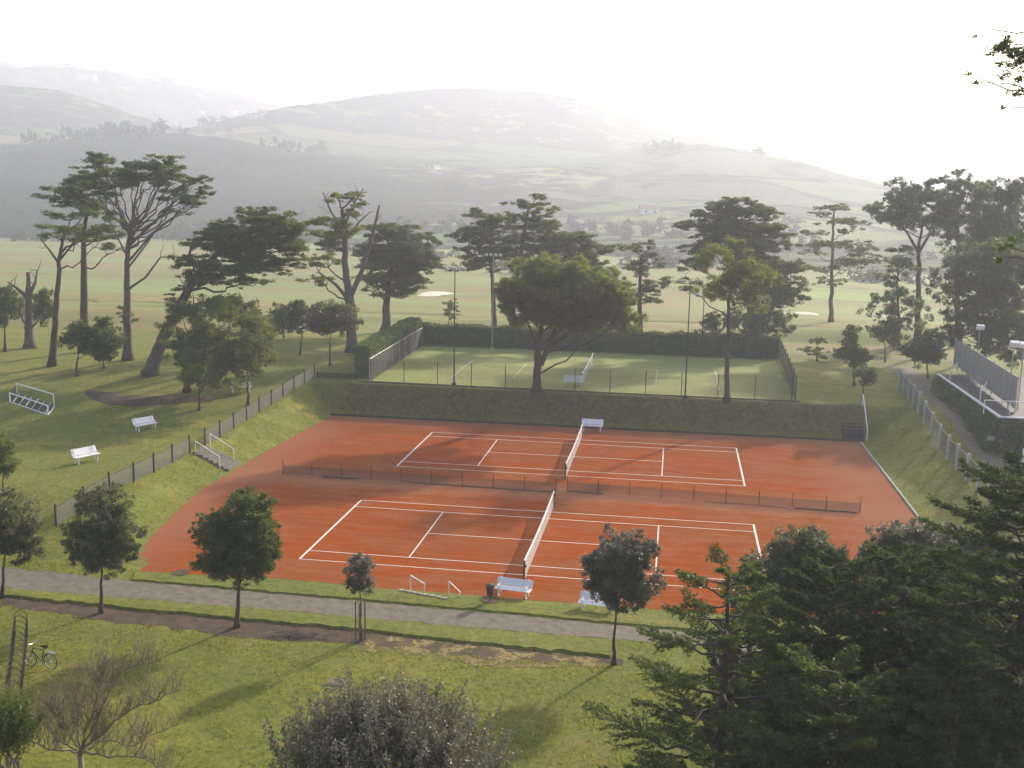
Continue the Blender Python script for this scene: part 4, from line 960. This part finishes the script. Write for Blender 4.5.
# left steps: from the fence (x -13.0, z 1.2) to the clay (x -10.7)
ys0, ys1 = 15.7, 17.4; zt = float(hnear(-13.3, 16.5))
r = thing('garden_steps', 'grey steps down the left bank to the clay', 'steps', (-11.8, 16.5, 0))
n = 7
for i in range(n):
    x0 = -10.65-i*.36; z1 = zt*(i+1)/n; m = MB(); m.box((x0-.18, 16.55, z1-.10+.03), (.37, ys1-ys0+.3, .24)); m.build('tread', M['stepstone'], r)
railing('white handrail on the near side of the left steps', [(-12.9, 15.45, zt+.85, zt-.05), (-11.2, 15.45, 1.05, .2)], .032)
railing('white handrail on the far side of the left steps', [(-12.9, 17.75, zt+.85, zt-.05), (-11.2, 17.75, 1.05, .2)], .032)
# right steps
r = thing('garden_steps', 'steps up the far right end of the bank', 'steps', (33.6, 36.5, 0))
for i in range(12):
    m = MB(); y0 = 35.0+i*.25; m.box((33.1, y0+.125, .2*(i+1)-.1), (1.7, .26, .22)); m.build('tread', M['postdark'], r)
railing('white handrail beside the steps at the right end of the bank', [(34.1, 34.9, 1.0, .05), (34.1, 37.9, 3.3, 2.3)], .045)
# front rails by the path
for (a, b, ha, hb, lb) in (((410.6, 592), (424.5, 593), .84, .46, 'white bent handrail left of the pair at the court entrance'), ((448.8, 597), (460, 598), .78, .30, 'white bent handrail right of the pair at the court entrance')):
    A = onz(*a, 0); B = onz(*b, 0); railing(lb, [(A[0], A[1], ha, 0), (B[0], B[1], hb, 0)], .03)
r = thing('stone_edging', 'low pale stone edging between the two bent handrails', 'edging', onz(430, 598, 0))
q = onz(402, 592, 0); q2 = onz(445, 600, 0)
m = MB()
for t in np.linspace(0, 1, 8): c = q+(q2-q)*t; m.box((c[0], c[1], .06), (.24, .16, .13), rng.uniform(-.3, .3))
m.build('stones', M['kerb'], r)

# ------------------------------------------------------------------ floodlight poles
def pole(label, base, vtop, n=4, r_=.07, Y=None):
    B = gnd(*base) if Y is None else np.array([ony(base[0], base[1], Y)[0], Y, 2.41]); T_ = ony(base[0], vtop, B[1]); z0 = B[2]; z1 = T_[2]
    root = thing('floodlight_pole', label, 'floodlight', B, 'tall floodlight poles round the grass court')
    m = MB(); m.tube([(B[0], B[1], z0-.1), (B[0], B[1], z1)], [r_, r_*.55], 10); m.box((B[0], B[1], z0+.1), (.35, .35, .25)); m.build('pole', M['steel'] if n > 3 else M['dark'], root)
    m = MB(); m.bar((B[0]-.85, B[1], z1-.05), (B[0]+.85, B[1], z1-.05), .035); m.build('crossarm', M['dark'], root)
    for x in np.linspace(-.75, .75, n):
        m = MB(); m.box((B[0]+x, B[1]-.12, z1+.12), (.30, .16, .26), rx=.5); m.box((B[0]+x, B[1], z1), (.05, .05, .12)); m.build('floodlight', M['lamp'], root)
pole('floodlight pole beside the little fir at the hedge corner', (454, 385), 270, 3)
pole('pale floodlight pole on the far side of the grass court, left', (492, 354), 256, 4, Y=61)
pole('floodlight pole on the bank left of the tall pine', (685, 398), 283, 3)
pole('floodlight pole on the far side of the grass court, right', (701, 361), 296, 3, Y=61)

# ------------------------------------------------------------------ goal frame on the left lawn
A = gnd(10, 402); B = gnd(48, 415); Cc = gnd(17, 396); D = gnd(54, 407)
r = thing('goal_frame', 'long white tubular goal frame with dark net on the left lawn', 'goal', (A+B)/2)
up = lambda p, h: (p[0], p[1], p[2]+h)
m = MB()
for a, b in ((up(A, .75), up(B, .75)), (A, up(A, .75)), (B, up(B, .75)), (A, B)): m.bar(a, b, .05)
m.build('front_frame', M['white'], r)
m = MB()
for a, b in ((up(Cc, 1.05), up(D, 1.05)), (Cc, up(Cc, 1.05)), (D, up(D, 1.05)), (A, Cc), (B, D)): m.bar(a, b, .05)
m.build('rear_frame', M['white'], r)
m = MB(); m.add([A+[0, 0, .03], B+[0, 0, .03], up(D, .25), up(Cc, .25)], [(0, 1, 2, 3)]); m.add([up(A, .0), up(A, .7), up(Cc, 1.0), up(Cc, 0)], [(0, 1, 2, 3)]); m.build('netting', M['chainD'], r)
m = MB()
for t in np.linspace(.08, .92, 6): c = A+(B-A)*t; d = Cc+(D-Cc)*t; m.bar(up(c, .06), up(d, .3), .03)
m.build('net_support', M['steel'], r)

# ------------------------------------------------------------------ bicycles
def bicycle():
    r = thing('bicycle', '', 'bicycle', (0, 0, 0), 'bicycles left at the rack', True)
    def ring(cx, cz, R, rr_, n=36):
        m = MB(); t = np.linspace(0, 2*math.pi, n+1); m.tube(np.column_stack([cx+R*np.cos(t), 0*t, cz+R*np.sin(t)]), [rr_, rr_], 6, False); return m
    hubs = ((-.52, .34), (.52, .34))
    for cx, cz in hubs:
        w = ring(cx, cz, .325, .018).build('wheel', M['rubber'], r)
        ring(cx, cz, .30, .010).build('rim', M['chrome'], w)
        m = MB()
        for a in np.linspace(0, 2*math.pi, 18, endpoint=False): m.tube([(cx, 0, cz), (cx+.30*math.cos(a), 0, cz+.30*math.sin(a))], [.003, .003], 3)
        m.tube([(cx, -.05, cz), (cx, .05, cz)], [.025, .025], 8); m.build('spokes', M['chrome'], w)
        m = ring(cx, cz, .355, .012, 36); 
    bb, st, hd, hd2 = (-.08, 0, .29), (-.22, 0, .78), (.32, 0, .80), (.36, 0, .68)
    m = MB()
    for a, b in ((bb, st), (st, hd), (bb, hd2), (hd, hd2)): m.bar(a, b, .02, 8)
    for s in (-.04, .04): m.bar((bb[0], s, bb[2]), (-.52, s, .34), .010); m.bar((st[0], s*.5, st[2]-.06), (-.52, s, .34), .009)
    m.build('frame', M['bikeframe'], r)
    m = MB(); [m.bar((.35, s, .68), (.52, s, .34), .012) for s in (-.045, .045)]; m.bar((.35, -.05, .68), (.35, .05, .68), .014); m.build('fork', M['bikeframe'], r)
    m = MB(); m.bar((.32, 0, .80), (.30, 0, .98), .015); m.tube([(.18, -.28, 1.0), (.30, -.20, 1.02), (.32, 0, .98), (.30, .20, 1.02), (.18, .28, 1.0)], [.013, .013], 6); m.build('handlebar', M['chrome'], r)
    m = MB(); m.bar(st, (-.25, 0, .90), .014); m.tube([(-.40, 0, .93), (-.30, 0, .935), (-.18, 0, .93), (-.06, 0, .92)], [.085, .075, .035, .02], 8); m.build('saddle', M['rubber'], r)
    m = MB(); t = np.linspace(0, 2*math.pi, 20); m.tube(np.column_stack([bb[0]+.09*np.cos(t), 0*t+.05, bb[2]+.09*np.sin(t)]), [.008, .008], 4, False); m.bar((bb[0], .07, bb[2]), (bb[0]+.12, .07, bb[2]-.12), .01); m.bar((bb[0], -.07, bb[2]), (bb[0]-.12, -.07, bb[2]+.12), .01); m.box((bb[0]+.12, .11, bb[2]-.12), (.09, .08, .02)); m.box((bb[0]-.12, -.11, bb[2]+.12), (.09, .08, .02)); m.build('pedals', M['chrome'], r)
    m = MB(); m.box((-.62, 0, .72), (.36, .14, .015)); m.bar((-.52, .06, .34), (-.66, .06, .72), .007); m.bar((-.52, -.06, .34), (-.66, -.06, .72), .007); m.build('carrier', M['steel'], r)
    return r
bk = bicycle(); p = onz(41, 668, 0); bk.location = (p[0], p[1], 0); bk.rotation_euler = (0, math.radians(3), math.radians(168)); bk['label'] = 'dark bicycle standing on the grass right of the rack'
b2 = copy_tree(bk); p = onz(-14, 680, 0); b2.location = (p[0], p[1], 0); b2.rotation_euler = (math.radians(4), 0, math.radians(160)); b2['label'] = 'bicycle cut by the left edge, on the far side of the rack'
# rack: hoops running away from the viewer
pn, pf = onz(14, 705, 0), onz(22, 632, 0)
r = thing('bicycle_rack', 'dark steel bicycle rack of close hoops beside the bicycles', 'bike rack', pn)
m = MB()
for s in (-.28, .28):
    for z in (.03, .78): m.bar((pn[0]+s, pn[1], z), (pf[0]+s, pf[1], z), .02)
m.build('rails', M['postdark'], r)
for t in np.linspace(0, 1, 13):
    c = pn+(pf-pn)*t; m = MB(); m.tube([(c[0]-.28, c[1], 0), (c[0]-.28, c[1], .8), (c[0]-.15, c[1], .95), (c[0]+.15, c[1], .95), (c[0]+.28, c[1], .8), (c[0]+.28, c[1], 0)], [.016, .016], 5); m.build('hoop', M['postdark'], r)

# small things on the grass
p = onz(338, 683, 0); m = MB(); m.box((p[0], p[1], .005), (.85, .6, .05), -.1); m.box((p[0], p[1], .036), (.70, .46, .014), -.1)
tag(m.build('utility_cover', M['path']), 'grey rectangular utility cover set in the front lawn', 'cover')
p = onz(300, 636, 0); m = MB()
for i in range(26):
    a = rng.uniform(-.25, .25)+(math.pi if rng.random() < .5 else 0); c = np.array([p[0]+rng.normal(0, .55), p[1]+rng.normal(0, .18), .04+abs(rng.normal(0, .06))]); L = rng.uniform(.3, .9)
    m.tube(curve(c, c+np.array([math.cos(a)*L, math.sin(a)*L*.6, rng.uniform(-.02, .15)]), (0, 0, .04), 5, .05), [.022, .006], 4)
tag(m.build('branch_pile', M['twig']), 'pile of cut dead branches on the soil strip', 'branches')
p = onz(307, 641, 0)

# ------------------------------------------------------------------ terrace at the right
z3 = 4.0
tA, tB = onz(938, 374, z3), onz(1000, 417, z3)
tC = np.array([tB[0]+16, tB[1]-.6, z3]); tD = np.array([tA[0]+18, tA[1]+2, z3])
r = thing('terrace', 'raised terrace with a dark floor and ivy covered walls at the right', 'terrace', (tB[0], tB[1], 1.2))
m = MB(); P4 = [tB, tC, tD, tA]
V = [(p[0], p[1], 0) for p in P4]+[(p[0], p[1], z3-.05) for p in P4]
m.add(V, [(4, 5, 6, 7), (0, 1, 5, 4), (1, 2, 6, 5), (2, 3, 7, 6), (3, 0, 4, 7)]); m.build('terrace_body', M['terr'], r)
m = MB(); m.tube([tA, tB], [.10, .10], 6); m.tube([tB, tC], [.07, .07], 6); m.build('white_coping', M['white'], r)
def wallpad(label, a, b, z0, z1, name):
    global TOT
    a, b = np.array(a[:2]), np.array(b[:2]); L = np.linalg.norm(b-a); d = (b-a)/L; nrm = np.array([d[1], -d[0]]); 
    root = thing(name, label, 'ivy', (a[0], a[1], z0)); m = int(L*(z1-z0)*190); s = rng.uniform(0, L, m); z = rng.uniform(z0-.2, z1-.02, m)
    th = .25+.55*(z1-z)/(z1-z0)+.15*np.sin(s*1.3)*np.sin(z*2.1)
    P = a+d*s[:, None]+nrm*(th*rng.uniform(.2, 1, m)**.4)[:, None]
    C = np.column_stack([P, z]); mkquads('foliage', rhomb(C, rdir(m), rdir(m), .2*rng.uniform(.6, 1.3, m), .13*rng.uniform(.6, 1.3, m)), M['l_hedge'], root); TOT += m
wallpad('ivy and hedge covering the long left wall of the terrace', tA, tB, 1.6, z3-.1, 'ivy_wall')
wallpad('ivy covering the end wall of the terrace nearest the camera', tB, tC, 1.2, z3-.1, 'ivy_wall')
# screen
sA, sB = onz(944, 352, z3), onz(1004, 400, z3); sA = np.array([tA[0]+1.0, tA[1]+.2, z3]); dirS = (tB-tA)/np.linalg.norm(tB-tA)
sA = onz(944, 366, z3); sB = onz(1003, 412, z3)+np.array([.9, .3, 0]); sA = sA+np.array([.9, .3, 0])
r = thing('terrace_screen', 'tall grey panel screen running along the raised terrace', 'screen', sA)
n = 6; hS = 2.4
for i in range(n):
    a, b = sA+(sB-sA)*i/n, sA+(sB-sA)*(i+1)/n; mid = (a+b)/2; L = np.linalg.norm(b-a); rz = math.atan2(b[1]-a[1], b[0]-a[0])
    m = MB(); m.box((mid[0], mid[1], z3+.15+hS/2), (L-.08, .05, hS-.1), rz); m.build('panel', M['panel'], r)
    m = MB(); m.box((a[0], a[1], z3+hS/2+.1), (.09, .09, hS+.2), rz); m.build('post', M['concrete'], r)
m = MB(); m.box((sB[0], sB[1], z3+hS/2+.1), (.09, .09, hS+.2)); m.build('post', M['concrete'], r)
# low white rails on the terrace
for lb, (u0, v0), (u1, v1) in (('white low barrier across the terrace near its far end', (950, 380), (957, 371)), ('white low barrier across the terrace near its near end', (980, 401), (986, 391))):
    a, b = onz(u0, v0, z3), onz(u1, v1, z3); r = thing('terrace_barrier', lb, 'barrier', a); m = MB(); m.bar(up(a, .75), up(b, .75), .05); m.build('rail', M['white'], r)
    m = MB(); m.bar(a, up(a, .75), .05); m.build('post', M['white'], r); m = MB(); m.bar(b, up(b, .75), .05); m.build('post', M['white'], r)
r = thing('terrace_railing', 'thin pale railing across the right side of the terrace', 'railing', onz(985, 412, z3)); m = MB(); a, b = onz(985, 415, z3)+[0, .4, 0], onz(1090, 420, z3)+[0, .4, 0]
m.bar(up(a, 1.0), up(b, 1.0), .035); m.build('top_rail', M['white'], r)
for t in np.linspace(0, 1, 5): c = a+(b-a)*t; m = MB(); m.bar(c, up(c, 1.0), .03); m.build('post', M['white'], r)
def lampbox(label, u, v, Y, zb):
    c = ony(u, v, Y); r = thing('floodlight', label, 'floodlight', (c[0], c[1], zb), 'small floodlights by the terrace'); m = MB(); m.tube([(c[0], c[1], zb), (c[0], c[1], c[2])], [.05, .04], 8); m.build('pole', M['steel'], r)
    m = MB(); m.box((c[0], c[1]-.15, c[2]+.1), (.62, .35, .36), rx=.4); m.build('lamp_head', M['white'], r)
lampbox('white floodlight on a pole at the right edge, left of the pair', 1014, 345, 30, z3); lampbox('white floodlight on a pole at the right edge, right of the pair', 1024, 346, 30.5, z3)
lampbox('small white floodlight above the terrace screen', 980, 328, 48, 2.4)
c = ony(1003, 445, tB[1]-1.0); m = MB(); m.box((c[0]-.9, c[1]-.2, 2.7), (.5, .04, .32)); tag(m.build('notice_board', M['panel']), 'small pale notice fixed to the ivy wall', 'sign')
c = onz(1022, 470, 1.2); r = thing('banded_post', 'white post with a red band below the terrace corner', 'post', c)
m = MB(); m.tube([c, up(c, 1.5)], [.09, .09], 10); m.build('post', M['white'], r); m = MB(); m.tube([up(c, 1.5), up(c, 1.85)], [.095, .095], 10); m.build('red_band', M['rust'], r)
strip('side_path', [(40.2, 60), (40.0, 30), (40.2, 8)], [(42.3, 60), (42.0, 30), (42.4, 8)], .02, M['path'], .1)
strip('side_path', [(28, 66.3), (50, 65.5), (70, 65)], [(28, 65), (50, 64.3), (70, 63.6)], .02, M['path'], .1)

# ------------------------------------------------------------------ far houses and woods on the hills
def hill_z(x, y):
    d = np.hypot(x-CAM[0], y-CAM[1]); a = math.atan2(x-CAM[0], y-CAM[1]); i = np.abs(az-a).argmin(); j = np.abs(rr-d).argmin(); return float(Z[j, i])
def house(label, u, r_, w, d, h, rz=0.0, name='farmhouse'):
    q = ray(u, 190); q = q/np.hypot(q[0], q[1]); x, y = CAM[0]+q[0]*r_, CAM[1]+q[1]*r_; z = hill_z(x, y)-1
    root = thing(name, label, 'house', (x, y, z)); c, s = math.cos(rz), math.sin(rz)
    m = MB(); m.box((x, y, z+h/2), (w, d, h), rz); m.build('wall', M['wall'], root)
    def L(px, py, pz): return (x+px*c-py*s, y+px*s+py*c, z+pz)
    e = .6; rh = d*.28
    m = MB(); m.add([L(-w/2-e, -d/2-e, h-.1), L(w/2+e, -d/2-e, h-.1), L(w/2+e, d/2+e, h-.1), L(-w/2-e, d/2+e, h-.1), L(-w/2-e, 0, h+rh), L(w/2+e, 0, h+rh)], [(0, 1, 5, 4), (2, 3, 4, 5), (0, 4, 3), (1, 2, 5), (3, 2, 1, 0)]); m.build('roof', M['roof'], root)
    nw = max(2, int(w/4))
    for i in range(nw):
        m = MB(); px = -w/2+w*(i+.5)/nw; cc = L(px, -d/2-.05, h*.55); m.box(cc, (1.2, .15, 1.5), rz); m.build('window', M['glass'], root)
gH = 'white houses scattered on the far hills'
for i, (lb, u, r_, w, d, h) in enumerate((('white house on the left skyline ridge below the highest woods', 92, 2120, 34, 14, 10), ('small white tower house on the far left ridge', 204, 1900, 9, 9, 22), ('white house where the two ridges meet', 254, 1240, 10, 8, 5), ('smaller white house right of where the two ridges meet', 264, 1245, 8, 6, 4),
    ('white house near the top of the main hill', 565, 1420, 26, 14, 9), ('small white house on the left slope of the far ridge', 235, 2000, 16, 10, 8), ('pale house low on the middle slope', 650, 620, 10, 7, 4), ('tiny pale house low on the slope left of the middle group of cypresses', 432, 900, 11, 7, 4))):
    o = house(lb, u, r_, w, d, h, rng.uniform(-.5, .5))
for o in [o for o in col.objects if o.name.startswith('farmhouse')]: o['group'] = gH
# woods on the ridges, one mass
P = []
def addwood(u0, u1, r0, r1, n, s):
    for _ in range(n):
        u = rng.uniform(u0, u1); q = ray(u, 190); q /= np.hypot(q[0], q[1]); r_ = rng.uniform(r0, r1); x, y = CAM[0]+q[0]*r_, CAM[1]+q[1]*r_
        if mnoise.noise(Vector((x*.012, y*.012, 5))) < -.02: continue
        z = hill_z(x, y); h = s*rng.uniform(.6, 1.3); P.append([x, y, z+h*.45, h*.6, h*.6, h*.6])
addwood(-60, 40, 2120, 2230, 90, 14); addwood(70, 300, 1900, 2230, 260, 12); addwood(200, 270, 1180, 1290, 40, 9); addwood(-80, 330, 930, 1010, 160, 9); addwood(300, 900, 420, 600, 260, 4); addwood(640, 760, 1080, 1120, 60, 7)
Q = leafcloud(np.array(P), 3.0, 1.6, 3.4, .8, .8); TOT += len(Q)
tag(mkquads('distant_woods', Q, M['l_far']), 'distant woods on the slopes of the hills', 'woods', None, 'stuff')
# scrub on the golf course, one mass
P = []
for _ in range(620):
    u = rng.uniform(-60, 1000); q = ray(u, 190); q /= np.hypot(q[0], q[1]); r_ = rng.uniform(300, 430) if u > 320 else rng.uniform(470, 530); x, y = CAM[0]+q[0]*r_, CAM[1]+q[1]*r_
    if mnoise.noise(Vector((x*.02, y*.02, 9))) < .0: continue
    z = hill_z(x, y); h = rng.uniform(1.5, 4); P.append([x, y, z+h*.4, h*1.0, h, h*.5])
Q = leafcloud(np.array(P), .8, 1.6, 1.0, .8, .8); tag(mkquads('distant_scrub', Q, M['l_far']), 'low scrub at the foot of the hills', 'scrub', None, 'stuff')

# ------------------------------------------------------------------ haze
HAZE = dict(density=.00070, color=(.79, .84, .98, 1), aniso=.31)
m, nt, out = newmat('haze_air')
pv = N(nt, 'ShaderNodeVolumePrincipled'); pv.inputs['Density'].default_value = HAZE['density']; pv.inputs['Color'].default_value = HAZE['color']; pv.inputs['Anisotropy'].default_value = HAZE['aniso']
nt.links.new(pv.outputs[0], out.inputs['Volume'])
ztop = float(Z.max())+12; zlow = float(Z.min())-6
hb = MB(); hb.box((0, 900, (ztop+zlow)/2), (10400, 10400, ztop-zlow)); tag(hb.build('haze', m), kind='stuff')

# ------------------------------------------------------------------ light
SUN_EL, SUN_AZ = math.radians(23), math.radians(28.5)     # azimuth from +y towards +x
wd = bpy.data.worlds.new('World'); sc.world = wd; wd.use_nodes = True; nt = wd.node_tree
bg = nt.nodes['Background']; sky = nt.nodes.new('ShaderNodeTexSky'); sky.sky_type = 'NISHITA'; sky.sun_disc = False
sky.sun_elevation = SUN_EL; sky.sun_rotation = SUN_AZ; sky.dust_density = 4.0; sky.air_density = 1.0; sky.ozone_density = 1.0
nt.links.new(sky.outputs[0], bg.inputs['Color']); bg.inputs['Strength'].default_value = .15
sl = bpy.data.lights.new('sun', 'SUN'); sl.energy = 5.0; sl.angle = math.radians(1.8); sl.color = (1.0, .90, .74)
so = bpy.data.objects.new('sun', sl); col.objects.link(so)
d = Vector((math.sin(SUN_AZ)*math.cos(SUN_EL), math.cos(SUN_AZ)*math.cos(SUN_EL), math.sin(SUN_EL)))
so.rotation_euler = d.to_track_quat('Z', 'Y').to_euler(); so.location = (40, 60, 60)

# ------------------------------------------------------------------ camera
cd = bpy.data.cameras.new('camera'); co = bpy.data.objects.new('camera', cd); col.objects.link(co)
cd.sensor_width = 36; cd.lens = 36*F_/1024; cd.clip_start = .1; cd.clip_end = 20000
from mathutils import Matrix
Mx = Matrix(((r2[0], u2[0], -fw[0], CAM[0]), (r2[1], u2[1], -fw[1], CAM[1]), (r2[2], u2[2], -fw[2], CAM[2]), (0, 0, 0, 1)))
co.matrix_world = Mx; sc.camera = co
sc.view_settings.view_transform = 'Standard'; sc.view_settings.look = 'None'; sc.view_settings.gamma = 1; sc.view_settings.exposure = .73
sc.cycles.volume_max_steps = 64; sc.cycles.volume_bounces = 1; sc.cycles.transparent_max_bounces = 16; sc.cycles.max_bounces = 6
for o in col.objects:
    if '_local' in o: del o['_local']
print('LEAVES', TOT)
